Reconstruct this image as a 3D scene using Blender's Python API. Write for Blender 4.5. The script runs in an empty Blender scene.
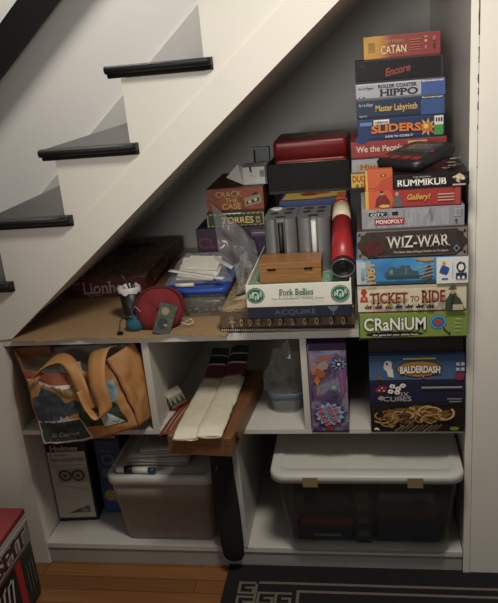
import bpy, bmesh, math, random
from mathutils import Vector, Matrix, noise
random.seed(7)
C = bpy.context.scene.collection
sc = bpy.context.scene
PI = math.pi

# ------------------------------------------------------------------ camera, world, light, exposure
cam_d = bpy.data.cameras.new('camera'); cam = bpy.data.objects.new('camera', cam_d); C.objects.link(cam)
yaw, pitch, roll = 0.17284, 0.33058, -0.09168
fw = Vector((-math.sin(yaw)*math.cos(pitch), math.cos(yaw)*math.cos(pitch), -math.sin(pitch)))
r0 = Vector((math.cos(yaw), math.sin(yaw), 0)); u0 = r0.cross(fw)
rr = math.cos(roll)*r0 + math.sin(roll)*u0; uu = -math.sin(roll)*r0 + math.cos(roll)*u0
mw = Matrix((rr, uu, -fw)).transposed().to_4x4(); mw.translation = Vector((1.0423, -1.7651, 1.4939))
cam.matrix_world = mw
cam_d.sensor_fit = 'HORIZONTAL'; cam_d.sensor_width = 36.0; cam_d.lens = 36.0*704.26/498
cam_d.clip_start = 0.05
sc.camera = cam

w = bpy.data.worlds.new('world'); sc.world = w; w.use_nodes = True
w.node_tree.nodes['Background'].inputs[0].default_value = (0.98, 0.97, 0.96, 1)
w.node_tree.nodes['Background'].inputs[1].default_value = 0.10

ld = bpy.data.lights.new('ceiling_light', 'AREA'); ld.shape = 'DISK'; ld.size = 0.32; ld.energy = 11.5
ld.color = (1.0, 0.95, 0.87)
lo = bpy.data.objects.new('ceiling_light', ld); C.objects.link(lo); lo.location = (1.05, -0.74, 2.06)

# the stairwell's own lamp, high above the treads
sd = bpy.data.lights.new('stairwell_light', 'AREA'); sd.shape = 'DISK'; sd.size = 0.4; sd.energy = 21; sd.color = (1.0, 0.95, 0.88)
so = bpy.data.objects.new('stairwell_light', sd); C.objects.link(so); so.location = (0.05, .25, 2.9)
# added spot behind the camera, no known lamp, to brighten the upper cubby
rd = bpy.data.lights.new('added_fill_spot', 'SPOT'); rd.energy = 55; rd.color = (1.0, 0.97, 0.93)
rd.spot_size = math.radians(42); rd.spot_blend = .8; rd.shadow_soft_size = .28
ro = bpy.data.objects.new('added_fill_spot', rd); C.objects.link(ro); ro.location = (0.45, -2.5, 1.52)
ro.rotation_euler = (Vector((.82, .5, 1.46))-ro.location).to_track_quat('-Z', 'Y').to_euler()

sc.view_settings.view_transform = 'Standard'; sc.view_settings.look = 'None'
sc.view_settings.exposure = 0.36; sc.view_settings.gamma = 1.0; sc.view_settings.use_curve_mapping = False

# ------------------------------------------------------------------ materials
def lin(h):
    h = h.lstrip('#'); v = [int(h[i:i+2], 16)/255 for i in (0, 2, 4)]
    l = .3*v[0]+.59*v[1]+.11*v[2]; v = [l+(c-l)*.92 for c in v]
    return tuple(c/12.92 if c <= .04045 else ((c+.055)/1.055)**2.4 for c in v) + (1,)
_mats = {}
def M(hexc, rough=.55, metal=0., var=.06, scale=30., bump=0., spec=.5, bscale=None):
    """paint, card, cloth: base colour with a little procedural wear"""
    k = (hexc, rough, metal, var, scale, bump, spec, bscale)
    if k in _mats: return _mats[k]
    m = bpy.data.materials.new('surface_'+hexc.lstrip('#')); m.use_nodes = True
    nt = m.node_tree; b = nt.nodes['Principled BSDF']
    c = lin(hexc)
    tc = nt.nodes.new('ShaderNodeTexCoord'); n = nt.nodes.new('ShaderNodeTexNoise')
    n.inputs['Scale'].default_value = scale; n.inputs['Detail'].default_value = 3
    nt.links.new(tc.outputs['Object'], n.inputs['Vector'])
    mx = nt.nodes.new('ShaderNodeMix'); mx.data_type = 'RGBA'
    mx.inputs[6].default_value = tuple(max(0, x*(1-var)) for x in c[:3])+(1,)
    mx.inputs[7].default_value = tuple(min(1, x*(1+var)) for x in c[:3])+(1,)
    nt.links.new(n.outputs['Fac'], mx.inputs[0]); nt.links.new(mx.outputs[2], b.inputs['Base Color'])
    b.inputs['Roughness'].default_value = rough; b.inputs['Metallic'].default_value = metal
    b.inputs['Specular IOR Level'].default_value = spec
    if bump:
        n2 = nt.nodes.new('ShaderNodeTexNoise'); n2.inputs['Scale'].default_value = bscale or scale*3
        n2.inputs['Detail'].default_value = 4
        nt.links.new(tc.outputs['Object'], n2.inputs['Vector'])
        bp = nt.nodes.new('ShaderNodeBump'); bp.inputs['Strength'].default_value = bump; bp.inputs['Distance'].default_value = .004
        nt.links.new(n2.outputs['Fac'], bp.inputs['Height']); nt.links.new(bp.outputs['Normal'], b.inputs['Normal'])
    _mats[k] = m; return m

def art(key, cols, scale=20., dist=1.0, rough=.5, stretch=(1, 1, 1), detail=4., kind='noise'):
    """printed picture: several inks mixed by procedural noise"""
    if key in _mats: return _mats[key]
    m = bpy.data.materials.new('print_'+key); m.use_nodes = True
    nt = m.node_tree; b = nt.nodes['Principled BSDF']; b.inputs['Roughness'].default_value = rough
    tc = nt.nodes.new('ShaderNodeTexCoord'); mp = nt.nodes.new('ShaderNodeMapping')
    mp.inputs['Scale'].default_value = stretch
    nt.links.new(tc.outputs['Object'], mp.inputs['Vector'])
    if kind == 'wave':
        n = nt.nodes.new('ShaderNodeTexWave'); n.inputs['Distortion'].default_value = dist; n.inputs['Detail'].default_value = 2
    else:
        n = nt.nodes.new('ShaderNodeTexNoise'); n.inputs['Distortion'].default_value = dist; n.inputs['Detail'].default_value = detail
    n.inputs['Scale'].default_value = scale
    nt.links.new(mp.outputs['Vector'], n.inputs['Vector'])
    r = nt.nodes.new('ShaderNodeValToRGB'); el = r.color_ramp.elements
    lo_, hi_ = (.3, .7) if kind == 'noise' else (.05, .95)
    N = len(cols)
    el[0].position = lo_; el[0].color = lin(cols[0]); el[1].position = hi_; el[1].color = lin(cols[-1])
    for i in range(1, N-1):
        e = el.new(lo_+(hi_-lo_)*i/(N-1)); e.color = lin(cols[i])
    nt.links.new(n.outputs['Fac'], r.inputs['Fac']); nt.links.new(r.outputs['Color'], b.inputs['Base Color'])
    _mats[key] = m; return m

def gradient_print(key, cols, x0, x1, rough=.5):
    """ink that changes along the box, as printed"""
    m = bpy.data.materials.new('print_'+key); m.use_nodes = True
    nt = m.node_tree; b = nt.nodes['Principled BSDF']; b.inputs['Roughness'].default_value = rough
    tc = nt.nodes.new('ShaderNodeTexCoord'); s = nt.nodes.new('ShaderNodeSeparateXYZ'); nt.links.new(tc.outputs['Object'], s.inputs[0])
    mr = nt.nodes.new('ShaderNodeMapRange'); mr.inputs[1].default_value = x0; mr.inputs[2].default_value = x1
    nt.links.new(s.outputs['X'], mr.inputs[0])
    r = nt.nodes.new('ShaderNodeValToRGB'); el = r.color_ramp.elements
    el[0].position = cols[0][0]; el[0].color = lin(cols[0][1]); el[1].position = cols[-1][0]; el[1].color = lin(cols[-1][1])
    for p, c in cols[1:-1]:
        e = el.new(p); e.color = lin(c)
    nt.links.new(mr.outputs[0], r.inputs['Fac']); nt.links.new(r.outputs['Color'], b.inputs['Base Color'])
    return m

def clear(key, hexc, opacity=.25, rough=.2):
    """see-through plastic"""
    if key in _mats: return _mats[key]
    m = bpy.data.materials.new('plastic_'+key); m.use_nodes = True
    nt = m.node_tree; nt.nodes.remove(nt.nodes['Principled BSDF']); out = nt.nodes['Material Output']
    t = nt.nodes.new('ShaderNodeBsdfTransparent'); p = nt.nodes.new('ShaderNodeBsdfPrincipled')
    p.inputs['Base Color'].default_value = lin(hexc); p.inputs['Roughness'].default_value = rough
    tc = nt.nodes.new('ShaderNodeTexCoord'); n = nt.nodes.new('ShaderNodeTexNoise'); n.inputs['Scale'].default_value = 25
    nt.links.new(tc.outputs['Object'], n.inputs['Vector'])
    mr = nt.nodes.new('ShaderNodeMapRange'); mr.inputs[3].default_value = opacity*.85; mr.inputs[4].default_value = min(1, opacity*1.15)
    nt.links.new(n.outputs['Fac'], mr.inputs[0])
    mx = nt.nodes.new('ShaderNodeMixShader'); nt.links.new(mr.outputs[0], mx.inputs[0])
    nt.links.new(t.outputs[0], mx.inputs[1]); nt.links.new(p.outputs[0], mx.inputs[2]); nt.links.new(mx.outputs[0], out.inputs[0])
    _mats[key] = m; return m

def wood_floor():
    m = bpy.data.materials.new('oak_floor'); m.use_nodes = True
    nt = m.node_tree; b = nt.nodes['Principled BSDF']; b.inputs['Roughness'].default_value = .42
    tc = nt.nodes.new('ShaderNodeTexCoord'); br = nt.nodes.new('ShaderNodeTexBrick')
    br.inputs['Scale'].default_value = 1; br.inputs['Brick Width'].default_value = .8; br.inputs['Row Height'].default_value = .057
    br.inputs['Mortar Size'].default_value = .0012; br.inputs['Color1'].default_value = lin('#94602f'); br.inputs['Color2'].default_value = lin('#7f5028')
    br.inputs['Mortar'].default_value = lin('#4a2c14'); br.offset = .37
    nt.links.new(tc.outputs['Object'], br.inputs['Vector'])
    mp = nt.nodes.new('ShaderNodeMapping'); mp.inputs['Scale'].default_value = (3, 60, 1); nt.links.new(tc.outputs['Object'], mp.inputs['Vector'])
    n = nt.nodes.new('ShaderNodeTexNoise'); n.inputs['Scale'].default_value = 2; n.inputs['Detail'].default_value = 6; nt.links.new(mp.outputs[0], n.inputs['Vector'])
    mr = nt.nodes.new('ShaderNodeMapRange'); mr.inputs[3].default_value = .65; mr.inputs[4].default_value = 1.3; nt.links.new(n.outputs['Fac'], mr.inputs[0])
    mx = nt.nodes.new('ShaderNodeMix'); mx.data_type = 'RGBA'; mx.blend_type = 'MULTIPLY'; mx.inputs[0].default_value = 1
    nt.links.new(br.outputs['Color'], mx.inputs[6]); nt.links.new(mr.outputs[0], mx.inputs[7]); nt.links.new(mx.outputs[2], b.inputs['Base Color'])
    return m
def wood(key, c1, c2, stretch=(4, 60, 60)):
    return art(key, [c1, c2, c1], scale=3, dist=.6, rough=.45, stretch=stretch, detail=6)

WHITE = M('#dcd6c8', .5, var=.04, scale=6, bump=.08, bscale=60)
WALLW = M('#d9d6cf', .55, var=.03, scale=4, bump=.08, bscale=40)
CUBBY = M('#d9d6cf', .55, var=.04, scale=4, bump=.08, bscale=40)
GLOSSY = M('#dcd6cc', .13, var=.03, scale=4, bump=.05, bscale=30)
SHELFW = M('#d0cbc0', .45, var=.05, scale=8, bump=.05, bscale=50)
BLACKP = M('#121212', .5, var=.2, scale=20, spec=.3)
BLACKC = M('#0d0d0d', .6, spec=.3)
INK = M('#0d0d0d', .5)
PAPER = M('#e6e0d2', .6)

# ------------------------------------------------------------------ mesh helpers
class MB:
    def __init__(s): s.bm = bmesh.new(); s.mats = []
    def mi(s, m):
        if m not in s.mats: s.mats.append(m)
        return s.mats.index(m)
    def poly(s, pts, m, flip=False):
        vs = [s.bm.verts.new(p) for p in (pts[::-1] if flip else pts)]
        f = s.bm.faces.new(vs); f.material_index = s.mi(m); return f
    def box(s, x0, x1, y0, y1, z0, z1, m, bev=0., seg=2):
        vs = [s.bm.verts.new((x, y, z)) for z in (z0, z1) for y in (y0, y1) for x in (x0, x1)]
        fs = []
        for q in ((0, 2, 3, 1), (4, 5, 7, 6), (0, 1, 5, 4), (2, 6, 7, 3), (0, 4, 6, 2), (1, 3, 7, 5)):
            f = s.bm.faces.new([vs[i] for i in q]); f.material_index = s.mi(m); fs.append(f)
        if bev:
            es = {e for f in fs for e in f.edges}
            bmesh.ops.bevel(s.bm, geom=list(es), offset=bev, segments=seg, profile=.6, affect='EDGES', clamp_overlap=True)
        return fs
    def rings(s, rings, m, cap0=True, cap1=True, closed=True):
        """loft between point rings of equal count"""
        R = [[s.bm.verts.new(p) for p in r] for r in rings]; k = s.mi(m); n = len(R[0])
        for a, b in zip(R, R[1:]):
            for i in range(n if closed else n-1):
                j = (i+1) % n
                f = s.bm.faces.new((a[i], a[j], b[j], b[i])); f.material_index = k; f.smooth = True
        if cap0: f = s.bm.faces.new(R[0][::-1]); f.material_index = k
        if cap1: f = s.bm.faces.new(R[-1]); f.material_index = k
        return R
    def loft(s, levels, m, cap0=True, cap1=True, n=6):
        """levels: (z, half x, half y, corner radius)"""
        s.rings([[(x, y, z) for x, y in rrect(a, b, r, n)] for z, a, b, r in levels], m, cap0, cap1)
    def tube(s, path, r, m, n=10, caps=True):
        path = [Vector(p) for p in path]; rs = r if isinstance(r, (list, tuple)) else [r]*len(path)
        rings = []; up = None
        for i, p in enumerate(path):
            t = (path[min(i+1, len(path)-1)]-path[max(i-1, 0)]).normalized()
            if up is None: up = t.orthogonal().normalized()
            up = (up - t*up.dot(t)).normalized(); sd = t.cross(up)
            rings.append([tuple(p+rs[i]*(math.cos(2*PI*k/n)*up+math.sin(2*PI*k/n)*sd)) for k in range(n)])
        s.rings(rings, m, caps, caps)
    def grid(s, fn, nu, nv, m, matfn=None):
        V = [[s.bm.verts.new(fn(i/nu, j/nv)) for i in range(nu+1)] for j in range(nv+1)]
        for j in range(nv):
            for i in range(nu):
                f = s.bm.faces.new((V[j][i], V[j][i+1], V[j+1][i+1], V[j+1][i])); f.smooth = True
                f.material_index = s.mi(matfn((i+.5)/nu, (j+.5)/nv) if matfn else m)
    def build(s, name, parent=None, loc=None, rot=None, solid=0., sub=0):
        me = bpy.data.meshes.new(name)
        bmesh.ops.recalc_face_normals(s.bm, faces=s.bm.faces) if not getattr(s, 'keep', False) else None
        s.bm.to_mesh(me); s.bm.free()
        for m in s.mats: me.materials.append(m)
        o = bpy.data.objects.new(name, me); C.objects.link(o)
        if parent: o.parent = parent
        if loc: o.location = loc
        if rot: o.rotation_euler = rot
        if solid:
            md = o.modifiers.new('thickness', 'SOLIDIFY'); md.thickness = solid; md.offset = 0
        if sub:
            md = o.modifiers.new('smooth', 'SUBSURF'); md.levels = sub; md.render_levels = sub
        return o
def rrect(a, b, r, n=6):
    r = min(r, a, b); pts = []
    for cx, cy, t0 in ((a-r, b-r, 0), (-a+r, b-r, PI/2), (-a+r, -b+r, PI), (a-r, -b+r, 1.5*PI)):
        for k in range(n+1):
            t = t0+PI/2*k/n; pts.append((cx+r*math.cos(t), cy+r*math.sin(t)))
    return pts
def tag(o, label, cat, group=None, kind=None):
    o['label'] = label; o['category'] = cat
    if group: o['group'] = group
    if kind: o['kind'] = kind
    return o
def thing(name, label, cat, loc=(0, 0, 0), rot=(0, 0, 0), group=None):
    o = bpy.data.objects.new(name, None); C.objects.link(o); o.empty_display_size = .05
    o.location = loc; o.rotation_euler = rot
    return tag(o, label, cat, group)
def struct(mb, name):
    o = mb.build(name); o['kind'] = 'structure'; return o

# -- lettering -------------------------------------------------------
_gl = {}
def glyphs(s, bold=0., serif=False):
    k = (s, bold, serif)
    if k in _gl: return _gl[k]
    cu = bpy.data.curves.new('lettering', 'FONT'); cu.body = s; cu.offset = bold; cu.resolution_u = 3
    ob = bpy.data.objects.new('lettering', cu); C.objects.link(ob)
    bpy.context.view_layer.update()
    me = bpy.data.meshes.new_from_object(ob.evaluated_get(bpy.context.evaluated_depsgraph_get()))
    V = [(v.co.x, v.co.y) for v in me.vertices]; F = [tuple(p.vertices) for p in me.polygons]
    if serif:
        cnt = {}
        for f in F:
            for a, b in zip(f, f[1:]+f[:1]): cnt[(min(a, b), max(a, b))] = cnt.get((min(a, b), max(a, b)), 0)+1
        caps = max(y for x, y in V)
        for (a, b), c in cnt.items():
            (xa, ya), (xb, yb) = V[a], V[b]
            if c == 1 and abs(ya-yb) < .004 and .03 < abs(xa-xb) < .26:
                if ya < .03 or ya > caps-.06:
                    x0, x1 = min(xa, xb)-.07, max(xa, xb)+.07; sg = 1 if ya < .1 else -1
                    i = len(V); V += [(x0, ya), (x1, ya), (x1-.03, ya+sg*.07), (x0+.03, ya+sg*.07)]; F.append((i, i+1, i+2, i+3))
    bpy.data.objects.remove(ob); bpy.data.curves.remove(cu); bpy.data.meshes.remove(me)
    xs = [v[0] for v in V]; ys = [v[1] for v in V]
    x0, y0 = min(xs), min(ys); W = max(xs)-x0; H = max(ys)-y0
    _gl[k] = ([((x-x0)/W, (y-y0)/H) for x, y in V], F); return _gl[k]

class Face:
    """a flat side of a thing; u right, v up, metres from its lower left corner"""
    def __init__(s, root, o, u, v, w, h):
        s.root = root; s.o = Vector(o); s.u = Vector(u); s.v = Vector(v); s.n = s.u.cross(s.v); s.w = w; s.h = h; s.e = 0.0
    def P(s, a, b, e): return tuple(s.o+s.u*a+s.v*b+s.n*e)
    def nxt(s): s.e += .00035; return s.e
    def shapes(s, name, items):
        """items: (material, [(u,v) fractions]) later ones lie on earlier ones"""
        mb = MB(); mb.keep = True
        for m, pts in items:
            e = s.nxt(); P3 = [s.P(a*s.w, b*s.h, e) for a, b in pts]
            ar = sum(p[0]*q[1]-q[0]*p[1] for p, q in zip(pts, pts[1:]+pts[:1]))
            mb.poly(P3, m, ar < 0)
        return mb.build(name, s.root)
    def text(s, name, txt, rect, m, bold=.015, serif=False, rot=0., outline=None, ow=.03, arch=0., slant=0.):
        """rect in fractions u0,v0,u1,v1"""
        mb = MB(); mb.keep = True
        u0, v0, u1, v1 = rect; cx, cy = (u0+u1)/2*s.w, (v0+v1)/2*s.h; W, H = (u1-u0)*s.w, (v1-v0)*s.h
        for bd, mm in (((bold+ow, outline),) if outline else ())+((bold, m),):
            V, F = glyphs(txt, bd, serif); e = s.nxt(); vs = []
            g = 1.06 if mm is outline and outline else 1.0
            for a, b in V:
                x, y = (a-.5)*W*(1+(g-1)*.4), (b-.5)*H*g
                y += arch*H*(1-(2*a-1)**2); x += slant*y
                c, sn = math.cos(rot), math.sin(rot); x, y = x*c-y*sn, x*sn+y*c
                vs.append(mb.bm.verts.new(s.P(cx+x, cy+y, e)))
            k = mb.mi(mm)
            for f in F:
                try: fc = mb.bm.faces.new([vs[i] for i in f]); fc.material_index = k
                except ValueError: pass
        return mb.build(name, s.root)
def rect(u0, v0, u1, v1): return [(u0, v0), (u1, v0), (u1, v1), (u0, v1)]
def ell(cx, cy, a, b, n=20, t0=0., t1=2*PI): return [(cx+a*math.cos(t0+(t1-t0)*i/n), cy+b*math.sin(t0+(t1-t0)*i/n)) for i in range(n)]
def burst(cx, cy, a, b, n=10, k=.55, ph=0.): return [(cx+(a if i % 2 == 0 else a*k)*math.cos(PI*i/n+ph), cy+(b if i % 2 == 0 else b*k)*math.sin(PI*i/n+ph)) for i in range(2*n)]
def blob(cx, cy, a, b, seed, n=14, j=.3):
    rg = random.Random(seed)
    return [(cx+a*(1-j*rg.random())*math.cos(2*PI*i/n), cy+b*(1-j*rg.random())*math.sin(2*PI*i/n)) for i in range(n)]

RS = 'game boxes stacked against the right wall'
def game_box(label, x0, x1, y0, d, z0, z1, col, tray=None, group=RS, rotz=0., lip=.1, name='board_game_box', cat='board game box', topmat=None, rx=0.):
    wd, h = x1-x0, z1-z0
    root = thing(name, label, cat, ((x0+x1)/2, y0+d/2, z0), (rx, 0, rotz), group)
    a = MB(); a.box(-wd/2, wd/2, -d/2, d/2, lip*h, h, col, bev=min(.0012, h*.05))
    if topmat:
        k = a.mi(topmat)
        for f in a.bm.faces:
            if f.calc_center_median().z > h-.0003: f.material_index = k
    a.build('lid', root)
    b = MB(); b.box(-wd/2+.0012, wd/2-.0012, -d/2+.0012, d/2-.0012, 0, lip*h+.001, tray or col); b.build('tray', root)
    root_faces = dict(front=Face(root, (-wd/2, -d/2, 0), (1, 0, 0), (0, 0, 1), wd, h),
                      right=Face(root, (wd/2, -d/2, 0), (0, 1, 0), (0, 0, 1), d, h),
                      left=Face(root, (-wd/2, d/2, 0), (0, -1, 0), (0, 0, 1), d, h),
                      top=Face(root, (-wd/2, -d/2, h), (1, 0, 0), (0, 1, 0), wd, d))
    return root_faces

# ================================================================== SETTING
mb = MB(); mb.box(-2.2, 2.6, -2.6, 1.1, -.06, 0, wood_floor()); struct(mb, 'floor')
mb = MB(); mb.box(-2.2, 1.9, .96, 1.06, 0, 3., WALLW); struct(mb, 'wall_back')
mb = MB(); mb.box(1.3195, 2.4, -.002, .96, 0, 2.6, M('#eee7d8', .5, var=.03, scale=5, bump=.06, bscale=50)); struct(mb, 'wall_right')
mb = MB(); mb.box(1.30, 1.3185, 0, .96, 0, 2.6, GLOSSY)
for z0, z1, ww in ((1.50, 1.62, .0036), (1.44, 1.475, .0026), (1.395, 1.415, .003), (1.37, 1.385, .0024), (1.335, 1.355, .0026), (1.29, 1.30, .002), (1.2, 1.203, .002)):
    n_ = 6; pts = []
    for i in range(n_+1): pts.append((1.3188-ww*(.6+.6*random.random()), -.0046, z0+(z1-z0)*i/n_))
    for i in range(n_, -1, -1): pts.append((1.3190, -.0046, z0+(z1-z0)*i/n_))
    mb.poly(pts, M('#4a443c', .8))
struct(mb, 'wall_cubby')
mb = MB(); mb.box(1.2995, 1.3185, -.004, 0, 0, 2.6, M('#ece5d6', .45, var=.04, scale=8, bump=.05, bscale=50), bev=.0012); struct(mb, 'trim_1')
# front wall left of the shelves, below the stairs
mb = MB(); mb.box(-2.2, -.001, 0.0, .03, 0, .789, WHITE); struct(mb, 'wall_left')

# ================================================================== STAIRCASE
st = thing('staircase', 'white enclosed staircase with worn black treads rising above the shelves', 'staircase', (0, 0, 0))
def low(x): return .764+.832*x
TR = [(-.374, .59), (-.166, .786), (.050, .964), (.257, 1.142), (.465, 1.318), (.678, 1.506), (.892, 1.69), (1.1, 1.87)]   # riser at the back of the tread, tread top
OUT = [(.03, low(.03)), (1.2985, low(1.2985)), (1.2985, 2.05), (1.1, 2.05)]
for i in range(7, 1, -1): OUT += [(TR[i][0], TR[i][1]-.03), (TR[i-1][0], TR[i][1]-.03)]
OUT = [p for i, p in enumerate(OUT) if i == 0 or (abs(p[0]-OUT[i-1][0])+abs(p[1]-OUT[i-1][1]) > 1e-4)] + [(-.166, .789)]
def prism(pts, y0, y1, m):
    b = MB(); n = len(pts)
    A = [b.bm.verts.new((x, y0, z)) for x, z in pts]; B = [b.bm.verts.new((x, y1, z)) for x, z in pts]; k = b.mi(m)
    for f in [A[::-1], B]+[[A[i], A[(i+1) % n], B[(i+1) % n], B[i]] for i in range(n)]:
        b.bm.faces.new(f).material_index = k
    return b
prism(OUT, 0, .032, WHITE).build('stringer', st)
prism([(.035, low(.035)), (1.2985, low(1.2985)), (1.2985, low(1.2985)+.118), (-.10, low(-.10)+.108), (-.07, .79), (.012, .79)], -.006, -.0002, WHITE).build('skirt_trim', st)
prism([(.115, low(.115)), (1.2985, low(1.2985)), (1.2985, low(1.2985)+.02), (.115, low(.115)+.02)], .033, .958, CUBBY).build('soffit', st)
TREADTOP = M('#2b2a29', .33, var=.35, scale=14, bump=.1)
for i in range(1, 8):
    xr, zt = TR[i]; xn = (TR[i-1][0])-.034
    b = MB(); b.box(xn+.004, xr-.002, .0, .957, zt-.027, zt, TREADTOP, bev=.006, seg=3)
    t = b.build('tread', st)
    # return nosing along the open end: bullnose with a cove below, mitred at the front
    prof = [(-.001, -.028), (-.012, -.029), (-.016, -.024), (-.016, -.019), (-.030, -.018), (-.036, -.012), (-.037, -.006), (-.033, -.001), (-.028, .0005), (-.001, .0005)]
    b = MB(); rings = []
    for x, in_ in ((xn+.001, .010), (xn+.004, .003), (xn+.011, 0), (xr+.014, 0), (xr+.019, .004), (xr+.022, .012)):
        rings.append([(x+(0 if y > -.025 or x < xr else 0), y+min(-y, in_), zt+z) for y, z in prof])
    b.rings(rings, BLACKP); b.build('nosing', t)
    if i < 7:
        b = MB(); b.box(xr, xr+.018, .033, .956, zt-.026, TR[i+1][1]-.028, WHITE); b.build('riser', st)
prism([(-.45, .45), (1.05, 1.78), (1.05, 2.20), (-.45, .87)], .945, .959, M('#bdbab4', .5)).build('skirt_board', st)  # white board coloured grey, its shade painted in

rail = thing('handrail', 'wide flat black handrail on the far stair wall at top left', 'handrail', (-.2, .90, 1.66))
b = prism([(-.65, -.63), (.55, .425), (.55, .57), (-.65, -.485)], -.022, .018, BLACKP); b.build('rail', rail)
for x in (-.42, .3):
    b = MB(); b.tube([(x, .02, .88*x+.0), (x, .058, .88*x)], .012, BLACKP); b.build('bracket', rail)

# ================================================================== SHELVES
sh = thing('built_in_shelf', 'white painted built-in cubby shelves under the stairs', 'shelf', (.65, .4, 0))
def shp(name, x0, x1, y0, y1, z0, z1, m=SHELFW, bev=.0015):
    b = MB(); b.box(x0-.65, x1-.65, y0-.4, y1-.4, z0, z1, m, bev=bev); return b.build(name, sh)
shp('worktop', -.0005, 1.2985, 0, .959, .767, .7875)
shp('shelf', -.0005, 1.2985, .001, .959, .4735, .489)
shp('base_board', -.0005, 1.2985, .003, .959, .058, .0765)
shp('kick_board', .0, 1.2985, .008, .022, .0, .0575, M('#a5a098', .55, var=.1, scale=12))  # darker than the shelves: the kick's shade is put into its colour
shp('divider', .414, .434, .001, .9, .4892, .7668)
shp('divider', .862, .880, .001, .9, .4892, .7668)
shp('divider', .6405, .6605, .001, .9, .0767, .4733)
shp('end_panel', -.018, -.004, .033, .959, .0, .7655, SHELFW)
# torn cardboard sheet covering the worktop
b = MB(); rg = random.Random(3); top = []; N = 40
for i in range(N+1):
    x = .036+.63*i/N; top.append((x, -.012-.012*math.sin(i*.35)*rg.random()-.006*rg.random(), 0))
top += [(.70, .30, 0), (.70, .80, 0), (.09, .80, 0), (.036, .25, 0)]
A = [b.bm.verts.new((x, y, .0)) for x, y, z in top]; B = [b.bm.verts.new((x, y, .0035)) for x, y, z in top]
CARD = M('#a5835a', .75, var=.14, scale=9, bump=.05)
k = b.mi(CARD); b.bm.faces.new(A[::-1]); b.bm.faces.new(B)
for i in range(len(A)): b.bm.faces.new((A[i], A[(i+1) % len(A)], B[(i+1) % len(A)], B[i]))
cb = b.build('cardboard_sheet', None, (0, 0, .788)); tag(cb, 'flat torn brown cardboard sheet covering the worktop', 'cardboard')
CT = .7918   # top of the cardboard

# ================================================================== GAME BOXES, RIGHT STACK
W_ = M('#efe9dc', .5); BLK = M('#161514', .5); GOLD = M('#c9a050', .5); TAN = M('#c2a57c', .6)
def box_green():
    f = game_box('lime green game box with white lettering, lowest box on the worktop at right', 1.024, 1.292, -.07, .27, .7875, .859, M('#7d9740', .45), BLK, lip=.07)['front']
    f.shapes('artwork', [(M('#2a4a1c', .5), rect(0, 0, .012, 1)), (BLK, ell(.33, .2, .27, .10)), (M('#2b6da0', .5), ell(.735, .62, .075, .27)), (M('#7fb3d0', .5), ell(.735, .62, .068, .24)), (M('#2b6da0', .5), ell(.735, .62, .06, .21)), (M('#b5403c', .5), burst(.735, .62, .036, .15, 6, .7)),
        (BLK, [(.775, .42), (.79, .3), (.80, .32), (.785, .44)]), (BLK, [(.79, .3), (.82, .22), (.825, .25), (.80, .33)]), (BLK, [(.82, .25), (.835, .1), (.85, .22)])] +
        [(M('#b6c67e', .5), rect(.885, .28+.15*i, .93+.012*(i % 2), .31+.15*i)) for i in range(4)])
    f.text('title_lettering', 'CRaNiUM', (.05, .37, .62, .86), W_, .02, outline=BLK, ow=.03)
    f.text('subtitle', 'the game for your whole brain', (.13, .15, .55, .25), W_, .01)
def box_ticket():
    R = game_box('cream game box with dark red title and painted train engines', 1.024, 1.289, -.07, .27, .8595, .932, M('#d8cdb2', .5, var=.1, scale=25), M('#7b2f26'), lip=.06); f = R['front']
    it = [(M('#c4b48f', .5), rect(0, .9, 1, 1)), (M('#b8392b', .5), [(.02, .42), (.03, .60), (.045, .64), (.045, .7), (.03, .76), (.04, .9), (.06, .92), (.08, .9), (.09, .76), (.075, .7), (.075, .64), (.09, .6), (.10, .42)]), (GOLD, rect(.047, .5, .073, .6))]
    for i, c in enumerate(('#7d6a2c', '#a6312a', '#b79a2f', '#2f4a7a', '#4a3524', '#3c2c20', '#4a3a2a')):
        x = .06+.095*i; it.append((M(c, .5), [(x, .22), (x, .27), (x+.02, .27), (x+.022, .34), (x+.034, .34), (x+.034, .29), (x+.07, .30), (x+.072, .22)])); it += [(BLK, ell(x+.016+.02*q, .21, .008, .035, 8)) for q in range(3)]
    it += [(M('#3d4a33', .5), [(.80, .08), (.805, .45), (.835, .62), (.845, .72), (.89, .72), (.90, .62), (.935, .5), (.96, .3), (.985, .08)]), (M('#c69a76', .5), ell(.866, .78, .024, .1)), (M('#4a553c', .5), [(.825, .83), (.835, .88), (.85, .97), (.885, .97), (.90, .88), (.91, .83)]), (M('#25301f', .5), [(.86, .62), (.85, .2), (.875, .2), (.885, .6)]), (M('#bdb294', .5), rect(.87, .1, .965, .3))]
    f.shapes('artwork', it)
    f.text('title_lettering', 'TICKET', (.115, .41, .46, .80), M('#7d2a1f', .5), .02, True, outline=M('#caa56a', .5), ow=.02)
    f.text('title_lettering', 'TO', (.485, .45, .565, .66), M('#7d2a1f', .5), .02, True)
    f.text('title_lettering', 'RIDE', (.585, .41, .80, .84), M('#7d2a1f', .5), .02, True, outline=M('#caa56a', .5), ow=.02)
    R['right'].shapes('side_print', [(M('#7b2f26', .5), rect(.0, 0, 1, .1))])
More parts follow.
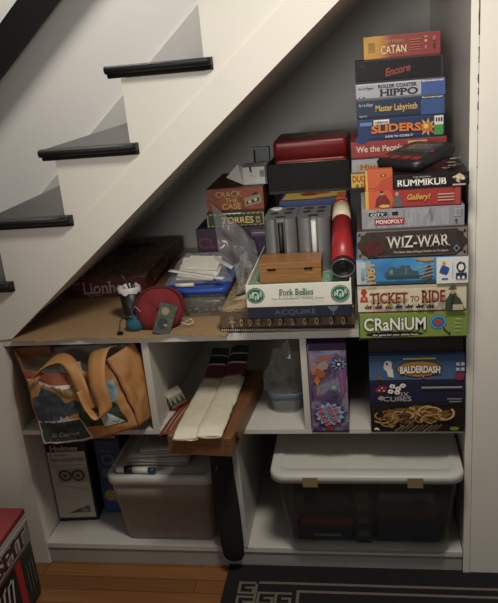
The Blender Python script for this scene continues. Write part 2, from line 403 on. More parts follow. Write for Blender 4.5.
def box_1901():
    f = game_box('bright blue game box with white right end and ironwork tower picture', 1.024, 1.291, -.07, .27, .9325, 1.002, M('#3f83b4', .5), BLK, lip=.05)['front']
    it = [(art('sky_harbour', ['#2a6ca6', '#3f8cc2', '#4a94c4', '#8db7cf'], 12, .5), rect(0, .06, .72, 1)), (M('#b9c4c6', .5), rect(0, .08, .085, .92)), (M('#93a4ac', .5), rect(.09, .06, .13, .95)),
          (M('#3c5a62', .5), [(.25, .3), (.26, .5), (.28, .52), (.30, .66), (.34, .7), (.36, .62), (.40, .66), (.41, .74), (.46, .70), (.48, .74), (.50, .55), (.56, .5), (.57, .3)]),
          (M('#2c4850', .5), rect(.27, .24, .6, .34)), (M('#6d8a8c', .5), rect(.30, .42, .33, .6)), (M('#59777a', .5), rect(.44, .4, .46, .66)), (M('#24536e', .5), rect(.14, .06, .72, .17)),
          (M('#b89468', .5), [(.52, .95), (.56, 1), (.70, 1), (.70, .88), (.62, .86)])]
    for i in range(7): it.append((M('#5a5348', .5), [(.585+.012*i, .1+.02*i), (.60+.012*i, .1+.02*i), (.66+.004*i, .8-.04*i), (.65+.004*i, .8-.04*i)]))
    for i in range(4): it.append((M('#a39a86', .5), [(.57, .25+.13*i), (.57, .29+.13*i), (.70, .42+.13*i), (.70, .38+.13*i)]))
    it += [(M('#e2e0d8', .5), rect(.72, .04, 1, 1)), (M('#31509a', .5), burst(.79, .52, .05, .2, 4, .8, .4)), (M('#31509a', .5), rect(.755, .42, .825, .6)), (M('#cf9a4a', .5), ell(.785, .78, .016, .07)), (M('#3a5aa2', .5), rect(.765, .18, .82, .24)), (M('#9a9a9c', .5), rect(.86, .25, .865, .8)),
           (M('#2a3350', .5), blob(.935, .62, .045, .24, 4)), (W_, ell(.935, .62, .025, .12)), (M('#2a3350', .5), rect(.89, .2, .985, .42)), (W_, ell(.915, .25, .012, .06, 10)), (W_, ell(.955, .25, .012, .06, 10))]
    f.shapes('artwork', it)
    f.text('title_lettering', '1901', (.035, .34, .225, .66), M('#d9a23c', .5), .02, rot=-PI/2+.05)
    f.text('subtitle', 'METROPOLIS', (.0, .42, .115, .56), M('#5b6f7c', .5), .01, rot=PI/2)
def box_wiz():
    f = game_box('dark brown game box with large white serif title and corner scrollwork', 1.0285, 1.288, -.07, .27, 1.0025, 1.0735, art('leather', ['#2b2019', '#40322a', '#332821'], 30, 1), BLK, lip=.05)['front']
    it = [(M('#75695c', .5), rect(0, .95, 1, 1)), (M('#574b40', .5), rect(.0, .06, 1, .1))]
    for sx in (0, 1):
        for sy in (0, 1):
            it.append((M('#857869', .5), [(abs(sx-a), abs(sy-b)) for a, b in ((.0, .0), (.1, 0), (.07, .12), (.035, .16), (.03, .3), (.0, .42))]))
            it.append((M('#2b2019', .5), ell(abs(sx-.022), abs(sy-.13), .012, .06, 10)))
    it += [(art('wizard_red', ['#431715', '#5e211b', '#2f1411'], 60, 1.5), blob(.15, .36, .13, .34, 5, 18, .45)), (M('#78909a', .5), [(.875, .28), (.905, .42), (.935, .28), (.905, .14)]), (BLK, ell(.905, .28, .014, .07, 10))]
    f.shapes('artwork', it)
    f.text('title_lettering', 'WIZ-WAR', (.265, .38, .845, .80), M('#d8d2c4', .5), .012, True)
    f.text('subtitle', 'The Classic Game of Magical Mayhem for 2-4 players', (.33, .17, .83, .27), M('#c9c2b2', .5), .008)
def box_monopoly():
    R = game_box('silver grey game box with small red logo, sealed in film, above the dark brown box', 1.041, 1.282, -.065, .23, 1.074, 1.1245, M('#8f9094', .3), M('#5c5d60'), lip=.05); f = R['front']
    f.shapes('artwork', [(art('city', ['#77797c', '#a2a3a6', '#8b8d91', '#6a6c6e'], 45, 1, stretch=(1, 1, .3)), rect(.06, .1, .85, .95)), (BLK, rect(.07, .68, .25, .86)), (BLK, rect(.3, .68, .36, .86)), (M('#b0262a', .45), rect(.125, .24, .42, .56)), (M('#b3b4b8', .4), rect(.90, .5, .975, .88))] + [(M('#55565a', .5), rect(.905+.012*i, .55, .91+.012*i, .86)) for i in range(6)] + [(M('#3c3d40', .5), ell(.92, .3, .012, .08, 10))])
    f.text('title_lettering', 'MONOPOLY', (.14, .31, .405, .5), W_, .02)
    f.text('subtitle', 'CITY', (.09, .71, .23, .83), W_, .02, True)
def box_gallery():
    f = game_box('red game box with yellow script title and two small seated figures printed at left', 1.051, 1.274, -.062, .23, 1.125, 1.1695, M('#a2302b', .5), M('#6b1f1c'), lip=.05)['front']
    f.shapes('artwork', [(M('#c9552f', .5), [(0, 0), (.27, 0), (.3, .5), (.27, 1), (0, 1)]), (M('#d7a343', .5), rect(0, .0, .035, 1)), (M('#7a2320', .5), [(.10, .1), (.12, .6), (.16, .78), (.22, .75), (.26, .4), (.27, .1)]), (M('#c08a68', .5), ell(.175, .86, .022, .12)), (M('#29211d', .5), ell(.175, .93, .022, .06)), (M('#5d5a58', .5), [(.29, .1), (.30, .5), (.33, .7), (.37, .6), (.40, .1)]), (M('#b08d74', .5), ell(.335, .78, .02, .11)), (M('#d2ac58', .5), blob(.2, .16, .07, .1, 3)), (M('#a8403a', .5), rect(.94, .05, .99, .95))] + [(M('#cda08f', .5), rect(.76, .3+.16*i, .93, .36+.16*i)) for i in range(3)])
    f.text('title_lettering', 'Gallery!', (.44, .34, .68, .74), M('#cfa23c', .5), .025, slant=.2)
def folder():
    f = game_box('small orange and yellow card box standing left of the black tile game box', 1.053, 1.1165, -.058, .03, 1.1697, 1.2185, M('#c65a2c', .5), M('#c65a2c'))['front']
    f.shapes('artwork', [(M('#d7a343', .5), [(0, 0), (.09, 0), (.06, 1), (0, 1)]), (M('#b8432a', .5), [(.3, 0), (1, 0), (1, .7), (.6, .5)]), (M('#2c1a14', .5), ell(.66, .72, .1, .07)), (M('#d99a3c', .5), ell(.66, .72, .05, .05))])
def box_rummikub():
    R = game_box('black game box with bold white capitals, tan tiles on its lid, under the gadget', 1.1185, 1.292, -.065, .225, 1.1697, 1.2037, M('#171615', .35), BLK, lip=.08)
    f = R['front']
    f.text('title_lettering', 'RUMMIKUB', (.045, .2, .70, .68), W_, .018, True)
    f.text('subtitle', 'THE ORIGINAL', (.26, .76, .5, .86), M('#bdb6a6', .5), .012)
    f.shapes('artwork', [(M('#cbb894', .5), blob(.86, .58, .11, .36, i+3, 9, .6)) if i == 0 else (M('#3a342c' if i % 2 else '#e2d6ba', .5), burst(.78+.035*i, .42+.12*(i % 3), .03, .12, 4, .5, i)) for i in range(6)] + [(M('#bdb6a6', .5), rect(.78, .1, .95, .2))])
    it = []; rg = random.Random(5)
    for i in range(26):
        x, y, a = .08+.85*rg.random(), .06+.88*rg.random(), rg.random()*3
        c, s_ = math.cos(a), math.sin(a); q = [(-.05, -.055), (.05, -.055), (.05, .055), (-.05, .055)]
        it.append((M(rg.choice(['#cbb994', '#a9987a', '#e0d6bc', '#6b6355']), .4), [(x+u*c-v*s_, y+(u*s_+v*c)*.75) for u, v in q]))
        it.append((M(rg.choice(['#7d2b22', '#26364e', '#2a2622']), .4), [(x+(u*.4*c-v*.5*s_), y+(u*.4*s_+v*.5*c)*.75) for u, v in q]))
    R['top'].shapes('lid_print', it)
box_green(); box_ticket(); box_1901(); box_wiz(); box_monopoly(); box_gallery(); folder(); box_rummikub()

# handheld game on the black box
gd = thing('handheld_game', 'black handheld electronic game with red buttons lying on the black box', 'electronic game', (1.180, .035, 1.2185), (math.radians(9), math.radians(0), math.radians(-42)))
b = MB(); b.loft([(0, .062, .074, .02), (.006, .068, .08, .024), (.020, .070, .082, .026), (.027, .064, .076, .026), (.028, .05, .06, .02)], M('#1c1b1b', .4), n=8); b.build('body', gd)
b = MB(); b.loft([(.0275, .048, .036, .02), (.0295, .046, .034, .02)], M('#2d2f2c', .35), n=8); b.build('bezel', gd, (0, .022, 0))
b = MB(); b.box(-.034, .034, -.018, .024, .0296, .0302, M('#4d5346', .15)); b.build('screen', gd, (0, .022, 0))
for x in (-.046, -.016, .016, .046):
    b = MB(); b.box(x-.011, x+.011, -.066, -.048, .0265, .0305, M('#84231f', .4), bev=.0015); b.build('button', gd)
b = MB(); b.tube([(.05, .0, .0275), (.05, .0, .0295)], .006, M('#84231f', .4)); b.build('button', gd)

# boxes at the back of the stack
YB, DB = .18, .24
def b_plain(label, x0, x1, z0, z1, y0=YB, d=DB, c='#1d1c1c'): return game_box(label, x0, x1, y0, d, z0, z1, M(c, .4))
b_plain('plain black box hidden behind the green box, bottom of the rear stack', 1.03, 1.27, .7878, .96, .205, .24)
b_plain('plain black film-wrapped box behind the silver grey box, carrying the yellow box', 1.012, 1.26, .9605, 1.1295, .205, .24)
f = game_box('yellow game box with red letters, only its left end showing', 1.016, 1.25, YB+.005, DB, 1.13, 1.1715, M('#cfae3f', .5), M('#3a2a18'))['front']
f.text('title_lettering', 'DUO', (.015, .46, .17, .9), M('#a32a24', .5), .03); f.text('subtitle', '& 5.', (.05, .1, .15, .35), M('#a32a24', .5), .03)
f = game_box('pale grey game box with a tan title label under the red box', 1.019, 1.266, YB+.003, DB, 1.172, 1.2115, M('#9a9fa6', .5), M('#6d7178'))['front']
f.shapes('artwork', [(M('#b08d62', .5), [(.04, .12), (.06, .55), (.045, .62), (.5, .68), (.5, .1)])]); f.text('title_lettering', 'History', (.09, .2, .42, .6), M('#5b4026', .5), .01, True)
f = game_box('dull red game box with white blackletter title behind the handheld game', 1.0185, 1.269, YB, DB, 1.212, 1.2575, M('#96312d', .5), M('#5e1e1c'))['front']
f.text('title_lettering', 'We the People', (.05, .27, .55, .75), M('#d8ccb8', .5), .012, True); f.shapes('artwork', [(M('#c2a070', .5), rect(.60, .55, .8, .9)), (M('#b37f52', .5), blob(.7, .7, .06, .14, 2))])
f = game_box('blue game box with orange bubble lettering and cartoon bursts', 1.038, 1.263, YB, DB, 1.258, 1.314, M('#1d3060', .45), M('#182a52'))['front']
f.shapes('artwork', [(M('#5a86b0', .5), rect(.03, .72, .17, .88)), (W_, rect(.19, .74, .37, .96)), (M('#1e3468', .5), ell(.05, .1, .08, .2)), (M('#d9a437', .5), burst(.80, .48, .11, .42, 9, .5)), (M('#c4602e', .5), burst(.80, .48, .075, .28, 8, .6)), (M('#e0c05a', .5), ell(.79, .52, .03, .11)), (M('#c4602e', .5), [(.83, .3), (.90, .1), (.86, .36)]), (M('#ded8ca', .5), rect(.885, .56, .985, .97)), (M('#3f9442', .5), rect(.885, .1, .985, .55))] + [(BLK, rect(.9+.028*i, .7, .918+.028*i, .88)) for i in range(3)])
f.text('title_lettering', 'SLIDERS', (.16, .33, .735, .72), M('#d9762c', .5), .04, outline=INK, ow=.05, arch=.12)
f.text('subtitle', 'tabletop', (.2, .78, .36, .92), INK, .02); f.text('subtitle', 'SLIDE TO SCORE IT', (.32, .13, .64, .22), W_, .015)
f = game_box('navy game box with yellow serif title above the bubble letter box', 1.0372, 1.263, YB, DB, 1.3145, 1.364, M('#1e2c4a', .45), M('#161f36'))['front']
f.shapes('artwork', [(M('#345288', .45), rect(.735, .06, 1, .84))]); f.text('title_lettering', 'Master Labyrinth', (.215, .28, .70, .72), M('#d8b44e', .5), .012, True)
f.text('subtitle', 'For 1 to 4 Players', (.03, .62, .19, .84), M('#b9bac0', .5)); f.text('subtitle', 'Age 8 up', (.03, .12, .12, .24), M('#b9bac0', .5)); f.text('subtitle', 'Ravensburger', (.75, .87, .985, .97), W_, .015)
f = game_box('silver and blue game box with dark slab lettering below the black box', 1.0372, 1.2645, YB, DB, 1.3645, 1.4052, M('#a9abb0', .45), M('#6f7176'))['front']
f.shapes('artwork', [(M('#41599c', .45), rect(.735, .06, 1, .98)), (M('#bfc1c6', .45), rect(0, .9, .735, 1))])
f.text('title_lettering', 'HIPPO', (.265, .16, .70, .60), M('#1d1d33', .5), .03, True); f.text('subtitle', 'ROLLER COASTER', (.25, .67, .69, .88), M('#1d1d33', .5), .03, True)
f.text('subtitle', 'For 2-4 Players', (.03, .6, .2, .8), INK); f.text('subtitle', '8 - 88', (.03, .12, .1, .22), INK); f.text('title_lettering', 'Ravensburger', (.745, .82, .985, .97), W_, .02)
f = game_box('worn black game box with faded red script, second from the top of the stack', 1.0375, 1.2585, YB+.004, DB-.01, 1.4057, 1.4625, M('#100f0f', .5, var=.3, scale=25, spec=.35), M('#232120'))['front']
f.text('title_lettering', 'Encore', (.35, .33, .64, .68), M('#8f3a2b', .5), .03, rot=.16, slant=.25)
f.shapes('wear', [(M('#3a3836', .6), rect(.0, .965, .985, 1)), (M('#3a3836', .6), [(.03, .8), (.12, .7), (.13, .73), (.04, .83)]), (M('#34322f', .6), rect(.985, 0, 1, 1))])
f = game_box('red and yellow game box at the very top of the right stack', 1.0605, 1.254, YB+.01, .2, 1.4628, 1.5195, gradient_print('sunset', [(.0, '#c9973a'), (.2, '#c48a34'), (.36, '#93372d'), (1., '#8c2f2c')], -.097, .097), M('#6d2320'), lip=.04)['front']
f.text('title_lettering', 'CATAN', (.225, .2, .565, .58), M('#e0cf96', .5), .014, True, outline=M('#4e2018', .5), ow=.02); f.text('subtitle', 'SETTLERS', (.27, .68, .53, .8), M('#b98f5c', .5), .01, True)
f.shapes('artwork', [(M('#8a6a3a', .5), rect(.06+.004*(i % 2), .33+.09*i, .15, .37+.09*i)) for i in range(5)] + [(M('#b06a55', .5), rect(.61, .28+.11*i, .75-.02*(i % 2), .32+.11*i)) for i in range(5)] +
    [(M('#c39a68', .5), rect(.80, .3, .815, .45)), (M('#c39a68', .5), ell(.81, .64, .018, .08)), (M('#c39a68', .5), rect(.79, .78, .83, .84)), (M('#3c2a2a', .5), [(.90, .5), (.90, .38), (.915, .28), (.93, .38), (.93, .5)]), (M('#b0604e', .5), ell(.915, .72, .02, .1))])

# ------------------------------------------------------------------ boxes in the right cubby below the worktop
RC = 'game boxes in the right cubby'
f = game_box('game box with a golden pasta-like picture, lowest in the right cubby', 1.0465, 1.2965, -.018, .27, .4894, .5755, art('pasta', ['#15100d', '#1d1612', '#2b2018'], 25, 1), BLK, RC, lip=.04)['front']
rg = random.Random(11); it = [(art('ribbons', ['#15100c', '#2a1c12', '#6e4d26', '#9a6e36', '#3a2818', '#17110d'], 26, 2.5), blob(.47, .60, .43, .36, 4, 24, .25))]
def swirl(cx, cy, a, b, wd, t0, t1, n=16):
    P = [(cx+a*math.cos(t0+(t1-t0)*i/n), cy+b*math.sin(t0+(t1-t0)*i/n)) for i in range(n+1)]
    Q = [(cx+a*(1-wd)*math.cos(t0+(t1-t0)*i/n), cy+b*(1-wd)*math.sin(t0+(t1-t0)*i/n)) for i in range(n+1)]
    return P+Q[::-1]
for q in range(34):
    cx, cy = .12+.66*rg.random(), .60+.16*rg.uniform(-1, 1); t0 = rg.random()*6
    it.append((M(rg.choice(['#b9853f', '#c99a52', '#a87638', '#d0a868', '#8d6434', '#5d4122']), .5), swirl(cx, cy, .05+.07*rg.random(), .14+.16*rg.random(), .22, t0, t0+2.2+rg.random())))
for i in range(9): x = .25+.05*i; it.append((M(['#8a8272', '#5d6a34', '#6b4a2a'][i % 3], .5), [(x, .12), (x+.1, .34+.03*(i % 3)), (x+.11, .33), (x+.015, .1)]))
it += [(M('#7d8c3a', .5), blob(.88, .22, .06, .08, 3)), (W_, ell(.06, .17, .03, .1, 12, 0, PI)), (BLK, ell(.06, .14, .016, .06, 12, 0, PI))]
f.shapes('artwork', it)
f = game_box('navy game box with white title and dice drawing in the right cubby', 1.0465, 1.2965, -.018, .27, .576, .643, M('#1f2440', .45), BLK, RC, lip=.03)['front']
f.text('title_lettering', 'SIX', (.29, .33, .42, .53), M('#b7b2a8', .5), .012, True); f.text('title_lettering', 'CUBES', (.14, .12, .44, .33), M('#b7b2a8', .5), .012, True)
it = [(M('#9a2c2c', .5), [(.05, .62), (.09, .5), (.17, .58), (.19, .78), (.11, .84)]), (M('#a9a296', .5), [(.08, .24), (.12, .16), (.155, .24), (.14, .36), (.1, .36)])]
for cx, cy in ((.24, .8), (.3, .7), (.22, .58), (.35, .84), (.29, .55)): it.append((W_, burst(cx, cy, .035, .11, 4, .85, cx*9))); it.append((BLK, ell(cx, cy, .008, .03, 8)))
for cx, cy in ((.1, .65), (.13, .75), (.15, .63)): it.append((W_, ell(cx, cy, .008, .03, 8)))
it += [(M('#a79f92', .5), rect(.545, .72, .965, .80)), (M('#8b867c', .5), rect(.81, .22, .96, .28)), (M('#8b867c', .5), rect(.83, .1, .96, .16))]
f.shapes('artwork', it)
f = game_box('mid blue game box with orange speech balloon title in the right cubby', 1.0465, 1.2945, -.018, .27, .6435, .719, M('#44668c', .45), BLK, RC, lip=.04)['front']
f.shapes('artwork', [(M('#365880', .5), rect(0, .78, 1, 1)), (INK, ell(.53, .46, .245, .32)), (M('#cf8a34', .5), ell(.53, .47, .235, .29)), (INK, [(.55, .22), (.6, .22), (.565, -.0+.04)]), (M('#cf8a34', .5), [(.555, .24), (.59, .24), (.57, .1)]), (M('#dcd8ce', .5), blob(.2, .62, .055, .26, 6)), (M('#dcd8ce', .5), [(.17, .62), (.2, .2), (.26, .16), (.25, .5)]), (INK, ell(.19, .7, .012, .05, 8)), (M('#8e2f4a', .5), ell(.945, .18, .05, .16)), (M('#8e5a3a', .5), rect(.08, .1, .13, .24)), (M('#d8c060', .5), rect(.36, .86, .7, .92))] + [(M('#c4c0c0', .5), rect(.91+.05*(i % 2), .4+.2*(i//2), .945+.05*(i % 2), .52+.2*(i//2))) for i in range(4)])
f.text('title_lettering', 'BALDERDASH', (.325, .32, .745, .60), W_, .04, outline=INK, ow=.05, arch=.12)
game_box('plain charcoal game box topmost in the right cubby', 1.0465, 1.293, .0, .25, .7195, .7565, M('#262524', .5), BLK, RC)

f = game_box('purple game box with splash artwork standing on end in the cubby', .883, .9865, -.010, .26, .4894, .7535, M('#4a2c63', .4), M('#2b1b3c'), 'boxes in the middle cubby', lip=.0)['front']
it = [(art('purple_art', ['#43324f', '#6a5878', '#958a9c', '#4c3a5a'], 16, 1.5), rect(0.02, 0, 1, 1)), (M('#2a1c3a', .5), rect(0, .93, 1, 1)), (M('#7a5a78', .5), rect(.0, 0, .03, 1)),
      (M('#6c86b0', .5), burst(.42, .86, .3, .06, 9, .6)), (M('#b4563a', .5), rect(.25, .83, .6, .88)), (M('#a97a62', .5), blob(.14, .74, .12, .09, 3)), (M('#b0552f', .5), blob(.3, .68, .16, .06, 7)), (M('#a58a80', .5), blob(.38, .76, .16, .06, 8)), (M('#8b4a7a', .5), [(.78, .7), (.97, .74), (.97, .52), (.9, .4), (.82, .5)]), (M('#8a6a9a', .5), [(.82, .72), (.86, .72), (.9, .46), (.87, .45)]),
      (M('#7c98b8', .5), burst(.8, .78, .22, .07, 9, .55)), (M('#262033', .5), burst(.8, .78, .14, .045, 8, .6)), (W_, ell(.8, .78, .04, .014, 10)), (M('#6d88b2', .5), burst(.64, .52, .18, .055, 9, .5)), (M('#c9b24a', .5), ell(.64, .52, .05, .018, 10)), (M('#c96a2c', .5), [(.12, .6), (.22, .66), (.3, .6), (.2, .54)]),
      (M('#2c4f8a', .5), burst(.5, .21, .47, .165, 13, .72, .1)), (M('#aebccb', .5), burst(.5, .21, .4, .14, 13, .76, .2)), (M('#6f93bd', .5), burst(.5, .215, .33, .11, 10, .8)), (M('#2a1c3a', .5), rect(.0, 0, 1, .02)), (M('#ab2f2c', .5), ell(.5, .05, .1, .022))]
f.shapes('artwork', it)
f.text('title_lettering', 'IN', (.54, .24, .82, .275), M('#b52a2a', .5), .04, rot=-1.15, outline=W_, ow=.03)
f.text('title_lettering', 'YOUR', (.24, .185, .88, .235), M('#b52a2a', .5), .04, rot=-1.15, outline=W_, ow=.03)
f.text('title_lettering', 'FACE', (.06, .16, .62, .22), M('#b52a2a', .5), .04, rot=-1.15, outline=W_, ow=.03)
f.text('subtitle', 'hilarious party game', (.0, .51, .44, .53), M('#d3b64a', .5), .02, rot=-PI/2)

# ================================================================== MIDDLE PILE
MP = 'game boxes piled in the middle of the worktop'
R = game_box('flat wood-look game box with printed symbols and a beaded base', .650, 1.013, .002, .30, CT, .8515, art('mahogany', ['#4a3a2a', '#6e583f', '#5a4733'], 14, 1, stretch=(1, 1, 5)), M('#1b1715'), MP, lip=.2, topmat=art('inlay', ['#3a2c20', '#b39a72', '#6b5138', '#c9b48a', '#4a3828'], 22, 2))
f = R['front']; it = [(M('#bdb5a2', .5), ell(.008+.0165*i, .1, .0055, .065, 8)) for i in range(61)]
it += [(M('#a58f68', .5), swirl(.10, .78, .016, .1, .35, 0, 2*PI)), (M('#a58f68', .5), rect(.094, .32, .106, .7)), (M('#a58f68', .5), rect(.075, .58, .125, .66))]
for i, x in enumerate((.17, .235, .30, .38, .46, .55, .64, .73, .83, .92)):
    it += [(M('#a8946c', .5), blob(x, .58, .018, .24, i, 9, .5)), (M('#3f2f22', .5), blob(x, .6, .008, .1, i+4, 7, .4))]
f.shapes('artwork', it)
f = R['top']; f.shapes('lid_print', [(M('#b89e74', .5), [(.03, .12), (.2, .3), (.2, .1), (.05, .04)]), (M('#d1c09a', .5), [(.05, .3), (.17, .5), (.18, .34)]), (M('#2a1f16', .5), [(.06, .4), (.1, .6), (.16, .55), (.12, .45)])])
f = game_box('navy game box with faint grey capitals under the white tray', .741, 1.008, -.067, .27, .852, .8855, M('#1f2536', .45), BLK, MP)['front']
f.text('title_lettering', 'ACQUIRE', (.25, .25, .66, .75), M('#505b6c', .5), .005, True); f.shapes('artwork', [(M('#5a6675', .5), [(.77, .9), (.88, .9), (.85, .55), (.83, .5), (.83, .2), (.82, .2), (.82, .5), (.80, .55)])])

tr = thing('game_box_tray', 'open white game box bottom with green medallions, holding the wooden box', 'game box tray', (.8745, .158, .886))
b = MB(); X0, X1, Y0, Y1, H = -.1345, .1345, -.225, .225, .06
CREAM = M('#e3dfce', .5)
b.box(X0, X1, Y0, Y1, 0, .004, CREAM); b.build('bottom', tr)
b = MB()
for bx in ((X0, X1, Y0, Y0+.004), (X0, X1, Y1-.004, Y1), (X0, X0+.004, Y0+.0041, Y1-.0041), (X1-.004, X1, Y0+.0041, Y1-.0041)): b.box(*bx, .0041, H, CREAM, bev=.001)
b.build('walls', tr)
f = Face(tr, (X0, Y0, 0), (1, 0, 0), (0, 0, 1), X1-X0, H); GR = M('#1f6a4c', .5); it = []
for cx in (.09, .895):
    it = [(GR, ell(cx, .52, .088, .36, 28)), (CREAM, swirl(cx, .52, .08, .32, .04, 0, 2*PI, 28))]
    rg = random.Random(int(cx*100))
    for k in range(5): it.append((M('#a9c3b0', .5), blob(cx-.05+.025*k, .5+.1*math.sin(k*2), .016, .16, k+int(cx*10), 7, .5)))
    it += [(M('#d8dccb', .5), swirl(cx, .52, .035, .18, .3, -1, 4))]
    f.shapes('medallion', it)
f.text('title_lettering', 'Pork Bellies', (.32, .52, .645, .80), GR, .012, True); f.text('subtitle', 'The Commodities Trading Game', (.24, .28, .74, .42), M('#5d7f6c', .5), .004)
b = MB(); b.box(-.128, .128, -.219, .217, .0045, .046, art('play_money', ['#1c5c3e', '#3b7d5c', '#a9c4a8', '#2a6c4b', '#cfd6c2'], 45, 2.5)); mo = b.build('play_money', None, (.8745, .158, .886)); tag(mo, 'green and white play money filling the white tray', 'play money', kind='stuff')

wb = thing('wooden_box', 'small honey coloured hinged wooden box in the white tray', 'wooden box', (.852, .030, .9325))
HON = wood('honey', '#a8733d', '#8e5c2c', (3, 60, 60))
b = MB(); b.box(-.081, .081, -.045, .045, 0, .037, HON, bev=.001); b.build('body', wb)
b = MB(); b.box(-.082, .082, -.046, .046, .0378, .055, HON, bev=.0015); b.build('lid', wb)
for x in (-.048, .048):
    b = MB(); b.box(x-.010, x+.010, -.0475, -.0455, .0345, .0405, M('#3a2c1c', .4, 1.)); b.tube([(x-.011, -.0475, .0375), (x+.011, -.0475, .0375)], .0014, M('#3a2c1c', .4, 1.)); b.build('hinge', wb)

# chip racks: two units with rounded columns and front slots
STEEL = M('#8d8d8b', .36, .5, var=.06, scale=40); DARK = M('#2b2b2b', .5)
def chip_rack(x, label, chips):
    t = thing('chip_rack', label, 'poker chip rack', (x, .160, .9325), group='chip racks')
    hw, hd, Hh = .0442, .080, .148
    out = []
    def arc(cx, cy, r, a0, a1, n=8): return [(cx+r*math.cos(a0+(a1-a0)*i/n), cy+r*math.sin(a0+(a1-a0)*i/n)) for i in range(n+1)]
    out += arc(-hw+.018, -hd+.022, .022, PI*1.05, PI*1.42)+arc(-hw+.018, -hd+.022, .008, PI*1.42, PI*1.42, 1)
    sl = .0115 if label.startswith('left') else .0085; cx = 0
    out = [(-hw, hd-.012), (-hw, -hd+.03)]+arc(-hw+.026, -hd+.026, .026, PI, PI*1.5)+[(cx-sl-.004, -hd), (cx-sl, -hd+.006), (cx-sl, -hd+.022), (cx+sl, -hd+.022), (cx+sl, -hd+.006), (cx+sl+.004, -hd)]+arc(hw-.026, -hd+.026, .026, PI*1.5, 2*PI)+[(hw, hd-.012)]+arc(hw-.012, hd-.012, .012, 0, PI/2, 4)+arc(-hw+.012, hd-.012, .012, PI/2, PI, 4)
    b = MB(); b.rings([[(x_, y_, z) for x_, y_ in out] for z in (0, Hh-.004, Hh)], STEEL)
    for f in b.bm.faces: f.smooth = False
    b.build('body', t)
    b = MB(); b.tube([(0, -hd+.0165, .004), (0, -hd+.0165, Hh-.012)], .0072, chips, n=14); b.build('chip_column', t)
    for (wx, wy, a, c_) in ((-.018, .047, 0, chips if label.startswith('left') else DARK), (.02, .047, .5, DARK), (-.02, .0, .9, DARK), (.018, -.002, .9, DARK), (0.0, -.052, 0, DARK)):
        b = MB(); P = [(wx+.014*math.cos(q*PI/8)*1.0*math.cos(a)-.009*math.sin(q*PI/8)*math.sin(a), wy+.014*math.cos(q*PI/8)*math.sin(a)+.012*math.sin(q*PI/8)*math.cos(a)) for q in range(16)]
        b.rings([[(x_, y_, z) for x_, y_ in P] for z in (Hh+.0002, Hh+.0012)], c_); b.build('well', t)
WCHIP = M('#d9d6ce', .45); RCHIP = M('#a92f2a', .45)
chip_rack(.822, 'left silver chip rack with an empty black slot behind the wooden box', INK)
chip_rack(.912, 'right silver chip rack with a white chip column beside the red tube', WCHIP)
b = MB(); b.tube([(0, 0, 0), (0, 0, .0035)], .0165, WCHIP, n=20); o = b.build('poker_chip', None, (.803, .207, 1.0817)); tag(o, 'white poker chip lying on the left silver rack', 'poker chip')

tb = thing('game_tube', 'red cardboard tube with black end cap and cream label leaning beside the chip racks', 'cardboard tube', (.990, -.04, .9765))
d_ = Vector((.985-.990, .205+.04, 1.083-.9765)); L = d_.length; d_.normalize()
tb.rotation_euler = Vector((0, 0, 1)).rotation_difference(d_).to_euler()
RT = M('#a5262a', .35)
b = MB(); b.tube([(0, 0, .012), (0, 0, L*.72)], [.0295, .0255], RT, n=32); b.build('barrel', tb)
b = MB(); b.tube([(0, 0, L*.721), (0, 0, L*.96)], [.0256, .0238], art('tube_label', ['#cfc09a', '#d8caa6', '#bfae86'], 30, .5), n=32); lb = b.build('label_band', tb)
b = MB(); b.keep = True
for k, (a0, z0, wz, wa) in enumerate(((1.2, .76, .02, .5), (1.35, .80, .03, .35), (1.75, .78, .045, .2), (1.5, .85, .02, .5))):
    r_ = .0262; P = [(r_*math.cos(q), r_*math.sin(q), L*(z0)+wz*s_*(1 if s_ else 0)) for q, s_ in ((a0, 0), (a0+wa, .3), (a0+wa, .8), (a0, .5))]
    b.poly(P, INK)
b.build('print', lb)
b = MB(); b.tube([(0, 0, L*.961), (0, 0, L)], .0238, RT, n=32); b.build('top_cap', tb)
b = MB(); n_ = 32
b.rings([[(r_*math.cos(2*PI*k/n_), r_*math.sin(2*PI*k/n_), z) for k in range(n_)] for r_, z in ((.0297, .006), (.0305, .002), (.0305, -.004), (.0275, -.0045), (.0268, .004), (.012, .005), (.011, .003), (.004, .003))], M('#2a2928', .45, .2)); b.build('end_cap', tb)

b = MB(); b.rings([[(r_*math.cos(2*PI*k/n_), r_*math.sin(2*PI*k/n_), z) for k in range(n_)] for r_, z in ((.0300, -.0042), (.0306, -.0052), (.0296, -.0058), (.0278, -.0054), (.0272, -.0045))], M('#98948c', .35, .6), False, False); b.build('cap_rim', tb)

# boxes behind the racks
b_ = game_box('plain dark green box carrying the blue and yellow box behind the tray', .80, 1.0, .42, .28, CT, .905, M('#26302a', .5), None, MP)
b_ = game_box('plain dark brown box behind the tray, under the blue and yellow box', .79, 1.0, .42, .28, .9055, 1.0355, M('#2f2622', .5), None, MP)
R = game_box('dark blue game box with yellow lid under the long black box', .806, 1.003, .25, .32, 1.036, 1.096, M('#22305c', .45), M('#161f3c'), MP, topmat=M('#27346a', .45))
R['top'].shapes('lid_print', [(M('#c9aa44', .5), [(.03, .04), (.97, .04), (.97, .6), (.08, .6)]), (M('#8f2f2c', .5), blob(.42, .26, .16, .1, 4)), (M('#a84a32', .5), blob(.62, .3, .14, .07, 6)), (M('#26325e', .5), [(.5, .05), (.97, .05), (.97, .12)])])
R['front'].text('title_lettering', 'Adventure', (.12, .3, .62, .7), M('#7a8ab0', .5), .02); R['front'].shapes('artwork', [(M('#a9ad46', .5), rect(.92, .1, .99, .95))])
b = MB(); b.box(-.012, .012, -.001, 0, 0.002, .062, M('#bf5a2c', .6)); b.box(-.012, .012, -.001, .08, .0622, .0628, M('#bf5a2c', .6)); o = b.build('paper_tag', None, (.984, .2485, 1.036)); tag(o, 'orange paper strip hanging over the blue box above the red tube', 'paper strip')
